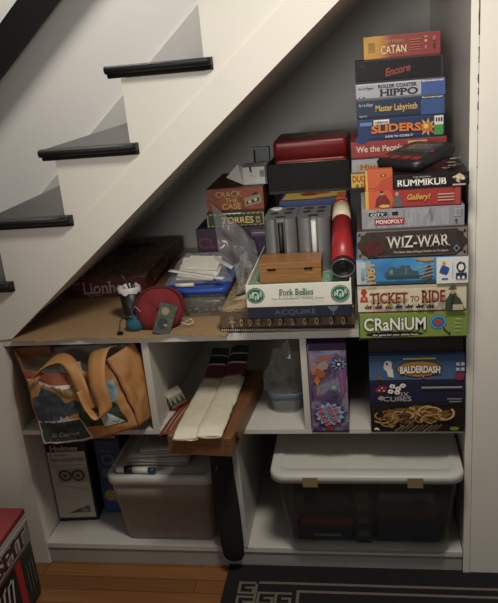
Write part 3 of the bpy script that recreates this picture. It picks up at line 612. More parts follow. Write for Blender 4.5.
o.rotation_euler = (0, 0, 0)
game_box('long matte black box directly under the red tin', .764, 1.011, .36, .27, 1.0965, 1.186, BLACKC, INK, MP)
tin = thing('tin_box', 'red metal tin with embossed lid picture on top of the black box', 'tin box', (.896, .475, 1.1865))
RED = M('#7c1a1c', .36, .1)
b = MB(); b.loft([(0, .107, .107, .012), (.002, .109, .109, .013), (.012, .109, .109, .013)], RED); b.build('body', tin)
b = MB(); b.loft([(.0122, .111, .111, .014), (.058, .111, .111, .014), (.0635, .1095, .1095, .013), (.0665, .106, .106, .011)], RED); lid = b.build('lid', tin)
f = Face(tin, (-.095, -.095, .0667), (1, 0, 0), (0, 1, 0), .19, .19)
f.shapes('lid_picture', [(M('#5a7040', .45), blob(.32, .5, .24, .3, 3)), (M('#8c9a58', .45), blob(.28, .46, .12, .16, 4)), (M('#a3843c', .45), blob(.62, .52, .2, .2, 8)), (M('#4a5a36', .45), blob(.66, .6, .16, .14, 2)), (M('#b79b58', .45), blob(.5, .7, .12, .12, 12))])
b = MB(); b.tube([(-.106, -.1095, .0015), (.106, -.1095, .0015)], .0012, M('#b09a62', .4, .5), n=6); b.build('rim', tin)

R = game_box('brown mystery game box with yellow serif lettering on the green box', .574, .750, .33, .30, 1.055, 1.1295, M('#74361f', .5), M('#401c12'), MP, topmat=art('crack_lid', ['#5c4230', '#6d3b28', '#4a3426', '#7a5a40'], 14, 1.5))
f = R['front']; f.shapes('artwork', [(art('crack', ['#7e3a20', '#8f4526', '#6a2f1c'], 20, 1), rect(0, .1, 1, .96)), (M('#8a7a5c', .5), [(.67, .2), (.66, .55), (.95, .72), (.97, .36)]), (BLK, [(.70, .3), (.70, .42), (.92, .56), (.92, .42)]), (M('#b5a684', .5), ell(.76, .40, .03, .07)), (M('#b5a684', .5), ell(.86, .48, .03, .07)), (BLK, [(.8, .66), (.86, .82), (.92, .72), (.86, .68)])])
CY = M('#c49a48', .5)
f.text('title_lettering', 'CRACK', (.17, .64, .64, .88), CY, .01, True); f.text('title_lettering', 'THE', (.33, .42, .55, .60), CY, .008, True); f.text('title_lettering', 'CASE', (.27, .14, .6, .38), CY, .01, True)
R['top'].shapes('lid_print', [(M('#8d5a3c', .5), blob(.5, .35, .3, .2, 6)), (M('#403022', .5), swirl(.4, .3, .14, .12, .25, .5, 4.5))])
R = game_box('dark green game box with tan bordered capitals under the brown mystery box', .567, .748, .332, .30, 1.0085, 1.0545, M('#1f3a2c', .5), M('#4a3a24'), MP, lip=.0)
f = R['front']; it = [(M('#a38a50', .5), rect(.01, .06, .99, .94)), (M('#1f3a2c', .5), rect(.03, .16, .97, .84))]
for i in range(12): it += [(M('#2c2418', .5), rect(.02+.082*i, .86, .06+.082*i, .93)), (M('#2c2418', .5), rect(.04+.082*i, .07, .08+.082*i, .14))]
it += [(M('#a38a50', .5), rect(.86, .28, .93, .7)), (M('#1f3a2c', .5), rect(.875, .4, .915, .55)), (W_, rect(.3, .95, .62, 1.0))]
f.shapes('artwork', it); f.text('title_lettering', 'TORRES', (.27, .27, .82, .74), M('#c7ab62', .5), .03, True)
f = game_box('deep purple game box with dull red letters under the dark green box', .530, .770, .325, .30, .90, 1.008, M('#2f1d36', .45), M('#1e1424'), MP)['front']
f.text('title_lettering', 'CLUE', (.02, .42, .5, .76), M('#6a2438', .5), .02, True); f.shapes('artwork', [(M('#4a3a6a', .5), rect(.72, .72, .95, .92)), (M('#9a8a4a', .5), rect(.74, .8, .93, .84))])
game_box('plain dark grey box at the bottom behind the blue lidded tub', .530, .770, .42, .28, CT, .8995, M('#2c2a2c', .5), None, MP)

sb = thing('small_carton', 'small white carton with cut-out shapes and an open flap on the brown box', 'small carton', (.724, .395, 1.1297))
WC = M('#c9c6bd', .55)
b = MB(); b.box(-.036, .036, -.03, .03, 0, .058, WC, bev=.001); b.build('body', sb)
f = Face(sb, (-.036, -.03, 0), (1, 0, 0), (0, 0, 1), .072, .058); f.shapes('print', [(M('#2c3440', .5), [(.0, .93), (1, .93), (1, 1), (0, 1)]), (BLK, [(.26, .98), (.38, .98), (.38, .6), (.30, .7)]), (M('#9d9a92', .5), [(.3, .5), (.5, .38), (.55, .3), (.32, .55)]), (M('#9d9a92', .5), rect(.0, .02, 1, .05))] + [(M('#4a4a4a', .5), rect(.72, .42+.06*i, .92, .45+.06*i)) for i in range(6)] + [(M('#243a52', .5), rect(.94, .05, 1, 1))])
b = MB(); b.poly([(-.036, -.03, .001), (-.036, -.028, .056), (-.047, -.05, .068), (-.085, -.05, .030)], WC); b.build('flap', sb, solid=.0008)
fr = thing('open_carton_lid', 'dark shallow open frame leaning behind the small white carton', 'box lid', (.733, .458, 1.1297), (-.05, 0, 0))
b = MB()
for bx in ((-.027, -.022, 0, .10), (.022, .027, 0, .10)): b.box(bx[0], bx[1], 0, .03, 0, .1, M('#33363c', .4))
b.box(-.0219, .0219, 0, .03, .093, .1, M('#33363c', .4)); b.build('frame', fr)
b = MB(); b.box(-.0219, .0219, .026, .03, 0, .0929, M('#6a6c70', .5)); b.build('back_panel', fr)

# ================================================================== LEFT PART OF THE WORKTOP
R = game_box('large dark red game box with white blackletter title and battle picture lid', -.130+.202, .130+.202, .345, .525, CT, .856, M('#5f1f1d', .5), M('#3a1615'), 'boxes at the left of the worktop', rotz=.028, topmat=art('battle', ['#2a241b', '#6a583e', '#a3895e', '#505036', '#86583a', '#352a20'], 16, 2.2), lip=.0)
BL = M('#b5a994', .55)
R['front'].text('title_lettering', 'Lionheart', (.16, .20, .92, .84), BL, .008, True)
R['front'].shapes('artwork', [(M('#8a7c6a', .5), rect(.035, .72, .14, .86)), (M('#7c4a40', .5), rect(.035, .5, .12, .62)), (M('#a08f78', .5), swirl(.27, .2, .05, .14, .3, 0, 5)), (M('#a08f78', .5), swirl(.36, .2, .04, .12, .3, 1, 6)), (M('#40302a', .5), blob(.62, .16, .16, .12, 3))])
R['right'].text('title_lettering', 'Lionheart', (.18, .28, .60, .82), BL, .008, True)
R['top'].shapes('lid_print', [(M('#6a5b40', .5), blob(.55, .4, .3, .1, 3, 16, .5)), (M('#4c4a2c', .5), blob(.4, .6, .26, .08, 5, 16, .5)), (M('#7d6c4c', .5), [(.2, .25), (.6, .33), (.8, .3), (.55, .37)]), (M('#241c16', .5), blob(.5, .78, .3, .08, 9, 16, .4)), (M('#75674c', .5), [(.3, .52), (.7, .45), (.74, .47), (.32, .55)])])

cup = thing('bin_cup', 'small black tapered cup lined with a white crumpled bag', 'cup', (.358, .130, CT))
b = MB(); n_ = 28
b.rings([[(r_*math.cos(2*PI*k/n_), r_*math.sin(2*PI*k/n_), z) for k in range(n_)] for r_, z in ((.001, .001), (.023, 0), (.0235, .002), (.0325, .098), (.0305, .098), (.022, .006), (.001, .005))], M('#171717', .4), False, False); b.build('cup_body', cup)
b = MB(); rg = random.Random(2)
b.rings([[(r_*math.cos(2*PI*k/n_)*(1+.05*rg.uniform(-1, 1)), r_*math.sin(2*PI*k/n_)*(1+.05*rg.uniform(-1, 1)), z+.004*rg.uniform(-1, 1)) for k in range(n_)] for r_, z in ((.0335, .086), (.0345, .094), (.033, .102), (.028, .101), (.024, .088), (.02, .07))], M('#d5d3cd', .5), False, False); b.build('bag_liner', cup)
for (nm, lb_, P, r_) in (('cable', 'black bent cable end sticking up out of the lined cup', [(0, 0, .012), (.004, -.002, .09), (-.004, -.004, .118), (-.016, 0, .135), (-.022, .004, .142)], .003), ('plug', 'black plug lying in the mouth of the lined cup', [(.014, .004, .020), (.014, .0, .075), (.014, -.006, .112)], .0065)):
    b = MB(); b.tube(P, r_, M('#1a1a1a', .4)); o = b.build(nm, None, tuple(cup.location)); tag(o, lb_, nm)

# red felt cap-like pouch propped upright
po = thing('felt_pouch', 'dark red felt pouch propped up with a dark creature card on it', 'pouch', (.462, .036, CT), (math.radians(-20), math.radians(4), .1))
FELT = M('#7a1f21', .9, var=.15, scale=60, bump=.2)
b = MB(); rings = []
nn = 28
def pouch_out(t, s_):
    x = .067*math.cos(t)*s_; z = .058+.066*math.sin(t)*s_
    if z < .004: z = .004+.1*(z-.004)*0
    return x+(.012*(z/.1) if x > 0 else -.004*(z/.1)), z
for s_, y in ((.05, -.024), (.5, -.023), (.8, -.018), (.96, -.008), (1.0, .0), (.96, .006), (.8, .010), (.4, .011), (.05, .011)):
    rings.append([(pouch_out(2*PI*k/nn, s_)[0], y+.003*math.sin(6*PI*k/nn), pouch_out(2*PI*k/nn, s_)[1]) for k in range(nn)])
b.rings(rings, FELT); b.build('pouch_body', po)
b = MB(); b.tube([(pouch_out(PI*(.02+.96*k/20), .93)[0], -.0165, pouch_out(PI*(.02+.96*k/20), .93)[1]) for k in range(21)], .0022, M('#651819', .9)); b.build('seam', po)
b = MB(); b.tube([(-.066, -.004, .03), (-.078, -.006, .05), (-.062, -.03, .066), (-.045, -.034, .05)], .0014, M('#8f8a80', .6), n=6); b.build('drawstring', po)
b = MB(); b.tube([(.064, -.006, .02), (.085, -.006, .014), (.10, -.004, .02), (.092, .0, .03), (.075, 0, .022)], .0016, M('#cfc8b8', .6), n=6); b.build('drawstring', po)
cd = thing('picture_card', 'small dark green picture card leaning on the red pouch', 'card', (.478, -.004, CT+.001), (math.radians(-20), math.radians(20), .05))
b = MB(); b.box(-.024, .024, -.0006, .0006, 0, .088, M('#23271d', .4)); b.build('card', cd)
f = Face(cd, (-.024, -.0006, 0), (1, 0, 0), (0, 0, 1), .048, .088)
f.shapes('picture', [(art('moss', ['#1a2216', '#33492a', '#4d6138'], 60, 1), rect(.05, .12, .95, .97)), (M('#8d7a60', .5), blob(.38, .75, .28, .14, 3)), (M('#14130f', .5), blob(.42, .35, .34, .22, 6)), (M('#9a6468', .5), blob(.62, .32, .16, .05, 2)), (M('#3f4a30', .5), blob(.7, .66, .16, .1, 9))])
tl = thing('small_pouch', 'small teal drawstring pouch tucked beside the red pouch', 'pouch', (.392, .035, CT))
b = MB(); b.rings([[(r_*1.1*math.cos(2*PI*k/20)*(1+.06*math.sin(5*2*PI*k/20)), r_*.7*math.sin(2*PI*k/20), z) for k in range(20)] for r_, z in ((.006, .0), (.018, .002), (.024, .012), (.023, .024), (.014, .034), (.009, .038), (.012, .044))], M('#1f5a66', .8, bump=.2)); b.build('pouch_body', tl)
b = MB(); b.tube([(.0, -.008, .038), (-.02, -.02, .052), (-.034, -.02, .034), (-.036, -.026, .01), (-.03, -.03, .003)], .0015, M('#2a2a2a', .6), n=6); b.build('cord', tl)
b = MB(); b.box(-.042, -.026, -.036, -.026, 0, .009, BLACKC, bev=.002); b.build('toggle', tl)

# blue lidded tub with bags on it
bt = thing('storage_tub', 'small clear plastic tub with a bright blue lid', 'storage tub', (.557, .238, CT))
CLR = clear('clear', '#b9b7b0', .22, .15)
b = MB(); b.loft([(.001, .078, .108, .014), (.068, .088, .118, .016)], CLR, True, False); b.loft([(.0682, .0885, .1185, .016), (.0715, .091, .121, .018), (.0735, .091, .121, .018)], CLR, False, False); b.build('tub_body', bt, solid=.0016)
b = MB(); BLUE = M('#1f4aa8', .4)
b.loft([(.0738, .095, .126, .02), (.085, .097, .128, .022), (.093, .094, .125, .02), (.093, .084, .114, .016), (.0895, .082, .112, .014)], BLUE, n=7); b.build('lid', bt)
b = MB(); rg = random.Random(8)
for i in range(70):
    x, y, z = rg.uniform(-.07, .07), rg.uniform(-.098, .09), .004+rg.random()*.016; s_ = .004+.004*rg.random()
    b.box(x-s_, x+s_, y-s_, y+s_, z-.002, z+.003, M(rg.choice(['#b3aca0', '#8e877c', '#cfc8b8', '#5d5850']), .4, .1))
o = b.build('loose_tokens', None, tuple(bt.location)); tag(o, 'small grey and white game tokens loose in the clear tub', 'game tokens', kind='stuff')

def lump(name, label, cat, loc, a, b_, c, m, amp=.25, seed=0, fr=22, flat=.15, rot=(0, 0, 0)):
    bm = bmesh.new(); bmesh.ops.create_icosphere(bm, subdivisions=4, radius=1)
    for v in bm.verts:
        n1 = noise.noise(v.co*2.2+Vector((seed, 0, 0))); n2 = noise.noise(Vector((v.co.x*a, v.co.y*b_, v.co.z*c))*fr*4+Vector((seed, 5, 0)))
        k = 1+amp*n1+amp*.55*abs(n2)
        v.co = Vector((v.co.x*a*k, v.co.y*b_*k, max(v.co.z*k, -flat)*c))
    mn = min(v.co.z for v in bm.verts)
    for v in bm.verts: v.co.z -= mn
    me = bpy.data.meshes.new(name); bm.to_mesh(me); bm.free(); me.materials.append(m)
    for p in me.polygons: p.use_smooth = False
    o = bpy.data.objects.new(name, me); C.objects.link(o); o.location = loc; o.rotation_euler = rot
    tag(o, label, cat); return o
FILM = clear('film', '#cfcdc6', .22, .12); FILMD = clear('film_dark', '#a9a8a4', .26, .12)
TOP = CT+.0935
# white foam sheets in a zip bag
for i, (x, y, a, sz) in enumerate(((.565, .205, .06, .10), (.580, .215, -.05, .105), (.572, .225, .1, .10), (.585, .22, .0, .09))):
    b = MB(); b.box(-sz/2*1.1, sz/2*1.1, -sz/2*.9, sz/2*.9, 0, .006, M('#ece6d6', .6, bump=.1), bev=.0012); o = b.build('foam_sheet', None, (x-.02, y+.012+.002*i, TOP+.014+.0078*i), (math.radians(11), math.radians(4), a)); tag(o, 'pale cream foam sheets stacked inside the zip bag on the blue lid', 'foam sheet', 'foam sheets in the zip bag')
zb = thing('zip_bag', 'clear zip bag around the cream sheets, on the blue lid', 'plastic bag', (.560, .225, TOP), (0, 0, .05))
b = MB()
def zipf(u, v):
    x, y = (u-.5)*.20, (v-.5)*.16
    h = (.035+.04*v)*(1-min(1, (abs(2*u-1))**4))*(1-min(1, abs(2*v-1)**4))+.002
    return (x, y, h+.006*noise.noise(Vector((u*9, v*9, 2)))*(1 if .03 < u < .97 else .3)+.002)
b.grid(zipf, 30, 30, FILM)
for f in b.bm.faces: f.smooth = False
b.build('bag_film', zb)
b = MB(); b.grid(lambda u, v: (-.09+.165*u+.008*v, -.06-.045*u+.012*v, .036-.02*u+.003*v+.004), 12, 2, M('#cfccc2', .35)); b.build('zip_strip', zb, solid=.0015)
b = MB(); b.grid(lambda u, v: (.02+.075*u+.008*v, .05-.10*u+.01*v, .046-.012*u+.004*v), 12, 2, M('#cfccc2', .35)); b.build('zip_strip', zb, solid=.0015)
b = MB(); b.tube([(-.06, -.100, .006), (-.005, -.098, .006)], .006, M('#d8d2bf', .6)); o = b.build('foam_roll', None, (.560, .228, TOP)); tag(o, 'small cream foam roll at the front edge of the blue lid', 'foam roll')
sbag = thing('upright_bag', 'limp grey clear plastic bag standing up in front of the dark green box', 'plastic bag', (.655, .306, TOP))
b = MB()
def upb(u, v):
    xl, xr = -.062+.03*(1-v)*0, .062; zt = .205-.125*u**1.1 if True else 0
    x = xl+(xr-xl)*u+.01*(1-v); z = .002+(zt)*v
    return (x, -.006+.006*math.sin(u*7+v*3)+.010*noise.noise(Vector((u*5, v*5, 7))), z)
b.grid(upb, 24, 24, FILMD)
b.build('bag_film', sbag, solid=.0008)
cr = lump('crumpled_bag', 'crumpled shiny clear bag lying right of the zip bag', 'plastic bag', (.694, .205, .8530), .024, .055, .075, FILM, .5, 4, 26)

# ================================================================== LEFT CUBBY: TOTE BAG
ORG = M('#b27a41', .6, var=.14, scale=14, bump=.35, bscale=22); ORD = M('#985c3a', .6, var=.14, scale=14, bump=.3, bscale=22)
LINING = M('#8e867a', .6, bump=.3, bscale=22)
tote = thing('tote_bag', 'slumped orange tote bag printed with national park pictures', 'tote bag', (.24, 0, .4895))
T0 = Vector((.24, 0, .4895))
def bil(c, u, v): return (Vector(c[0])*(1-u)+Vector(c[1])*u)*(1-v)+(Vector(c[2])*(1-u)+Vector(c[3])*u)*v
FC = ((.108, -.085, .492), (.405, -.08, .548), (.077, -.055, .715), (.335, -.055, .728))
def front(u, v, e=0.):
    p = bil(FC, u, v)
    p.y -= .028*math.sin(PI*u)**.7*math.sin(PI*min(1, v*.9+.05))+.010*noise.noise(Vector((u*4.5, v*4.5, 1)))+.005*noise.noise(Vector((u*11, v*9, 4)))+e
    p.z -= .018*math.sin(PI*u)*v**3
    p.z -= .012*math.sin(PI*u)*(1-v)**3
    return p-T0
b = MB(); b.grid(lambda u, v: tuple(front(u, v)), 36, 30, ORG); b.build('front_panel', tote, solid=.0008)
GC = ((.405, -.08, .548), (.412, .03, .52), (.332, -.055, .745), (.388, .02, .762))
def gus(u, v):
    p = bil(GC, u, v); p.x += .016*math.sin(PI*v)*(.5+u)+.012*noise.noise(Vector((u*5, v*6, 9)))*min(1, 4*v*(1-v)); p.y += -.01*math.sin(3*PI*v)*math.sin(PI*u)
    p.x = min(p.x, .4105); return p-T0
b = MB(); b.grid(lambda u, v: tuple(gus(u, v)), 14, 24, ORG); b.build('side_panel', tote, solid=.0008)
b = MB(); b.tube([tuple(gus(0, k/12)+Vector((0, -.003, 0))) for k in range(13)], .0022, ORD, n=6); b.build('piping', tote)
LC = ((.030, .06, .4915), (.108, -.085, .492), (.018, .03, .735), (.077, -.055, .715))
b = MB(); b.grid(lambda u, v: tuple(bil(LC, u, v)+Vector((.010*noise.noise(Vector((u*4, v*6, 3)))*math.sin(PI*u)+.012*math.sin(PI*v), 0, 0))-T0), 12, 20, ORG); b.build('side_panel', tote, solid=.0008)
BC = ((.030, .06, .4915), (.405, .05, .4915), (.018, .03, .738), (.388, .03, .750))
b = MB(); b.grid(lambda u, v: tuple(bil(BC, u, v)+Vector((0, .02*math.sin(PI*u)+.01*noise.noise(Vector((u*6, v*5, 8))), 0))-T0), 24, 18, LINING); b.build('back_panel', tote, solid=.0008)
b = MB(); b.grid(lambda u, v: tuple(Vector((.016+.115*u, .028+.010*math.sin(PI*u)-.003, .7345+.006*u+.030*v-.012))-T0+Vector((0, -.002, -.004))), 14, 3, ORD); b.build('rim_band', tote, solid=.0008)
b = MB(); b.grid(lambda u, v: tuple(Vector((.018+.062*u, .026-.086*u, .745-.022*u-.030*v))-T0+Vector((.002, -.004, .004))), 14, 3, ORD); b.build('rim_band', tote, solid=.0008)
def patch(name, q, m, e, parent=tote, nu=12, nv=10):
    b = MB(); b.grid(lambda u, v: tuple(front(*(Vector(q[0]).lerp(Vector(q[1]), u)).lerp(Vector(q[2]).lerp(Vector(q[3]), u), v), e)), nu, nv, m); return b.build(name, parent)
def strip_poly(name, pts, m, e):
    """fan of a polygon in panel coordinates, finely cut so that it follows the cloth"""
    b = MB(); b.keep = True; bm = b.bm; k = b.mi(m)
    f = bm.faces.new([bm.verts.new((u, v, 0)) for u, v in pts]); f.material_index = k
    bmesh.ops.triangulate(bm, faces=bm.faces[:])
    for _ in range(3): bmesh.ops.subdivide_edges(bm, edges=[ed for ed in bm.edges if ed.calc_length() > .05], cuts=1); bmesh.ops.triangulate(bm, faces=bm.faces[:])
    for vv in bm.verts: vv.co = front(vv.co.x, vv.co.y, e)
    return b.build(name, tote)
zig = [(.02, .84)]+[(.02+.46*i/22, .84-.035*(i % 2)-.06*math.sin(PI*i/44)) for i in range(23)]+[(.48, .82), (.48, .86), (.3, .86), (.02, .90)]
patch('top_band', ((.0, .86), (.5, .80), (.0, 1.), (.5, 1.)), M('#96492c', .6, bump=.3, bscale=22), .0012)
strip_poly('stamp_edge', [(.02+.5*i/26, .875-.03*(i % 2)-.07*i/26) for i in range(27)]+[(.52-.5*i/8, .825+.07*i/8) for i in range(9)], M('#cfc6b4', .6), .0018)
strip_poly('mountain_print', [(.03, .34), (.1, .3), (.22, .30), (.36, .38), (.55, .44), (.62, .5), (.52, .60), (.40, .56), (.36, .68), (.28, .76), (.17, .80), (.12, .68), (.03, .64)], art('slate', ['#20252a', '#3c454d', '#2c333a', '#4d565c'], 22, 1.6, .6), .0014)
strip_poly('letter_print', [(.34, .66), (.62, .66), (.64, .74), (.60, .82), (.40, .80), (.34, .76)], art('gilt', ['#5a4420', '#a6803a', '#6b5226', '#b8954a'], 60, 2, .6), .0016)
patch('stamp_frame', ((.015, .01), (.53, .015), (.015, .33), (.53, .36)), M('#c9c0ae', .6), .0014)
patch('valley_print', ((.035, .035), (.51, .04), (.035, .31), (.51, .335)), art('valley', ['#141c18', '#26332d', '#3c4a45', '#1a2420'], 26, 1.5, .6, stretch=(1, 1, .4)), .0022)
patch('forest_print', ((.52, .20), (.93, .12), (.52, .44), (.90, .46)), art('forest', ['#10190f', '#1f3019', '#2f4524', '#15200f'], 30, 1, .6), .0016)
strip_poly('waterfall_print', [(.70, .165), (.72, .3), (.67, .33), (.72, .38), (.76, .44), (.80, .34), (.86, .24), (.90, .14)], art('foam', ['#8e9a98', '#c9cfcc', '#55684a'], 40, 1, .6), .0024)
strip_poly('sky_print', [(.63, .5), (.92, .47), (.97, .62), (.97, .78), (.84, .76), (.74, .66), (.63, .58)], art('teal_sky', ['#4a6a70', '#84a8aa', '#9dbab8'], 14, 1, .6), .0014)
def ctext(txt, u0, v0, u1, v1, m, e, slant=0.):
    b = MB(); b.keep = True; V, F = glyphs(txt, .012, False); k = b.mi(m)
    vs = [b.bm.verts.new(front(u0+(u1-u0)*a+slant*bb, v0+(v1-v0)*bb+.02*a, e)) for a, bb in V]
    for f in F: b.bm.faces.new([vs[i] for i in f]).material_index = k
    return b.build('lettering', tote)
ctext('El Capitan', .12, .075, .42, .15, M('#9a988c', .6), .0032, .02)
ctext('Park', .30, .33, .40, .39, M('#c9c6ba', .6), .0030, .01)
def ribbon(name, path, wid, m, parent, th=.0022, sub=8):
    b = MB(); P = [Vector(p) for p in path]
    def cat(i, t):
        p = [P[max(0, min(len(P)-1, i+k))] for k in (-1, 0, 1, 2)]
        return .5*((2*p[1])+(-p[0]+p[2])*t+(2*p[0]-5*p[1]+4*p[2]-p[3])*t*t+(-p[0]+3*p[1]-3*p[2]+p[3])*t**3)
    pts = [cat(i, k/sub) for i in range(len(P)-1) for k in range(sub)]+[P[-1]]; n = len(pts)-1
    ws = [Vector(w_) for w_ in wid]
    def wv(t): q = t*(len(ws)-1); i = min(int(q), len(ws)-2); return ws[i].lerp(ws[i+1], q-i)
    b.grid(lambda u, v: tuple(pts[round(u*n)]+wv(u)*(v-.5)-T0), n, 3, m); return b.build(name, parent, solid=th)
ribbon('handle', [(.118, -.082, .69), (.128, -.07, .715), (.165, -.055, .742), (.205, -.055, .748), (.238, -.075, .725), (.262, -.10, .675), (.285, -.115, .62)], [(.025, .025, .01), (.016, .04, .012), (.0, .042, .012), (.016, .034, .012), (.036, .0, .012), (.04, .0, .018)], ORG, tote)
ribbon('handle', [(.318, -.01, .758), (.314, -.05, .768), (.312, -.085, .745), (.318, -.115, .69), (.332, -.125, .64), (.330, -.130, .615), (.305, -.128, .602), (.28, -.122, .628), (.262, -.112, .675)], [(.06, 0, .012), (.055, 0, .012), (.05, 0, .01), (.045, .0, .012), (.03, .02, .01), (.01, .03, .0), (.0, .03, .0), (.012, .02, 0)], ORG, tote)
lump('tissue_paper', 'crumpled pale tissue paper showing inside the tote bag', 'tissue paper', (.20, -.02, .66), .035, .03, .05, M('#b9b3a6', .7), .5, 3, 20)

# ================================================================== SECOND CUBBY
wx = thing('wooden_case', 'long brown wooden case sticking out of the cubby under the socks', 'wooden case', (.606, .075, .4895), (0, 0, -.085))
OAK = wood('case_wood', '#8c6138', '#72492a', (50, 3, 50))
b = MB(); b.box(-.09, .09, -.215, .215, 0, .031, OAK, bev=.002); b.build('case_body', wx)
b = MB(); b.box(-.0905, .0905, -.2155, .2155, .0315, .056, OAK, bev=.002); b.build('case_lid', wx)
b = MB(); b.box(.0905, .0935, -.175, -.155, .018, .043, M('#4a4034', .35, .9), bev=.001); b.tube([(.094, -.165, .024), (.097, -.165, .030), (.094, -.165, .037)], .0018, M('#4a4034', .35, .9), n=6); b.build('clasp', wx)
CREAMK = M('#d3c9ae', .9, var=.08, scale=50, bump=.45, bscale=90)
def sock(label, xf, xb, seed):
    t = thing('sock', label, 'sock', (xf, -.155, .5465+(.0 if seed < 2 else .007)), group='pair of cream socks')
    def ringat(y, x, hw, hh, z0, wob):
        n = 20; R_ = []
        for k in range(n):
            a = 2*PI*k/n
            px = math.copysign(abs(math.cos(a))**.75, math.cos(a))*hw; pz = math.copysign(abs(math.sin(a))**.8, math.sin(a))*hh
            q = noise.noise(Vector((a*1.2, y*40, seed)))*wob
            R_.append((x+px+q, y+.004*noise.noise(Vector((k*.7, seed, y*10))), z0+max(pz+hh+q*.8, .0)))
        return R_
    Lc, Lt = .36, .475
    xs = lambda y: (xb-xf)*y/Lt
    rows = []; N = 30
    for i in range(N+1):
        y = Lc*i/N; tp = min(1, .45+.55*(i/3)) if i < 3 else 1
        droop = -.000 if y > .03 else 0
        rows.append(ringat(y-.004, xs(y), (.0375-.004*y/Lt)*(.86+.14*tp), .0085*tp, .0, .0045))
    b = MB(); b.rings(rows, CREAMK); b.build('sock_foot', t)
    bands = [('#5a1f22', .045), ('#b9b3a4', .006), ('#181818', .03), ('#9a978c', .005), ('#1f2722', .029)]
    rows = []; cols = []; y = Lc+.0004
    for c, ln in bands:
        for q in range(3): rows.append((y+ln*q/3)); cols.append(c)
        y += ln
    rows.append(y)
    b = MB()
    RR = [ringat(yy-.004, xs(yy), (.0335-.004*(yy-Lc)/.1), .0085, .42*max(0, yy-Lc), .002) for yy in rows]
    V = [[b.bm.verts.new(p) for p in r] for r in RR]
    for i, (r1, r2) in enumerate(zip(V, V[1:])):
        k = b.mi(M(cols[i], .9, bump=.4, bscale=90))
        for j in range(20): f = b.bm.faces.new((r1[j], r1[(j+1) % 20], r2[(j+1) % 20], r2[j])); f.material_index = k; f.smooth = True
    b.bm.faces.new(V[-1]).material_index = k
    b.build('striped_cuff', t)
sock('left cream knitted sock with a dark striped cuff on the wooden case', .5545, .5695, 1.3)
sock('right cream knitted sock with a dark striped cuff on the wooden case', .620, .636, 4.7)
lf = thing('striped_leaflet', 'red and white striped leaflet beside the socks', 'leaflet', (.468, .05, .4895))
b = MB(); b.grid(lambda u, v: (-.026+.046*u+.020*v, -.095+.21*v-.01*u, .0012+.022*u+.003*(1+math.sin(v*5))), 8, 12, M('#a63a28', .5)); b.build('sheet', lf, solid=.0008)
for k in range(4):
    b = MB(); b.grid(lambda u, v: (-.026+.046*(.16+.2*k+.05*u)+.020*v, -.095+.19*v+.008-.01*u, .0022+.022*(.16+.2*k+.05*u)+.003*(1+math.sin(v*5))), 2, 12, M('#c9b8a0' if k % 2 else '#4a4a48', .5)); b.build('stripe', lf, solid=.0004)
gc = thing('small_box', 'little green and white triangle patterned box tilted in the cubby corner', 'small box', (.462, .135, .5015), (math.radians(12), math.radians(-18), .5))
b = MB(); b.box(-.024, .024, -.018, .018, .008, .058, M('#b9b5a2', .45), bev=.001); b.build('carton', gc)
f = Face(gc, (-.024, -.018, .008), (1, 0, 0), (0, 0, 1), .048, .05)
f.shapes('print', [(M('#a52f2a', .5), rect(.02, .02, .98, .16))]+[(M('#2c6a44', .5), [(.02+.32*i, .24), (.18+.32*i, .9), (.34+.32*i, .24)]) for i in range(3)]+[(M('#c9b65a', .5), [(.18+.32*i, .86), (.34+.32*i, .86), (.27+.32*i, .5)]) for i in range(2)])

# clear food container and plastic bag
fc = thing('food_container', 'round-cornered clear food container with a grey blue lid', 'food container', (.800, .135, .4896))
CL2 = clear('container', '#c3c6c4', .22, .12)
b = MB(); b.loft([(.001, .034, .034, .02), (.006, .040, .040, .024), (.050, .047, .047, .026)], CL2, True, False); b.build('container_body', fc, solid=.0016)
b = MB(); b.loft([(.0505, .051, .051, .028), (.060, .053, .053, .029), (.068, .052, .052, .028), (.068, .046, .046, .026), (.064, .044, .044, .025)], clear('lid_blue', '#6d7f96', .75, .35), True, True, n=7); b.build('container_lid', fc)
lump('plastic_bag', 'crumpled clear plastic bag sitting on the food container', 'plastic bag', (.797, .135, .5580), .050, .05, .105, FILMD, .4, 11, 24)

# ================================================================== BOTTOM LEFT COMPARTMENT
hb = thing('fan_box', 'tall white and black fan carton nearest the left side', 'fan carton', (.0635, .170, .0768), (0, 0, .08))
b = MB(); b.box(-.066, .066, -.05, .05, 0, .300, M('#1d1e20', .45), bev=.0012); b.build('carton', hb)
f = Face(hb, (-.066, -.05, 0), (1, 0, 0), (0, 0, 1), .132, .3)
GY = M('#8d877c', .5)
f.shapes('artwork', [(M('#c4bdae', .5), rect(.0, .045, .95, .885)), (M('#a49d8f', .5), rect(.14, .50, .93, .68)), (M('#3b3a38', .5), ell(.36, .59, .17, .072, 24)), (GY, ell(.36, .59, .12, .05, 20)), (M('#3b3a38', .5), ell(.36, .59, .045, .02)), (M('#3b3a38', .5), ell(.69, .59, .17, .072, 24)), (GY, ell(.69, .59, .12, .05, 20)), (M('#3b3a38', .5), ell(.69, .59, .045, .02)), (M('#57534d', .5), [(.3, .11), (.85, .12), (.82, .20), (.55, .155)]), (GY, blob(.7, .15, .13, .03, 3)),
    (GY, rect(.05, .845, .5, .855)), (GY, rect(.05, .72, .88, .726)), (GY, rect(.05, .70, .6, .706)), (GY, [(.1, .48), (.92, .40), (.92, .405), (.1, .485)])])
f.text('title_lettering', 'Holmes', (.12, .905, .80, .97), M('#b9b2a2', .5), .025)
f.text('subtitle', 'TWIN WINDOW FAN', (.05, .765, .90, .815), M('#6f6a60', .5), .01)
hb2 = thing('fan_box', 'dark blue fan carton behind the white and black one', 'fan carton', (.184, .228, .0768), (0, 0, .05))
b = MB(); b.box(-.043, .043, -.06, .06, 0, .315, M('#33496e', .45), bev=.0012); b.build('carton', hb2)
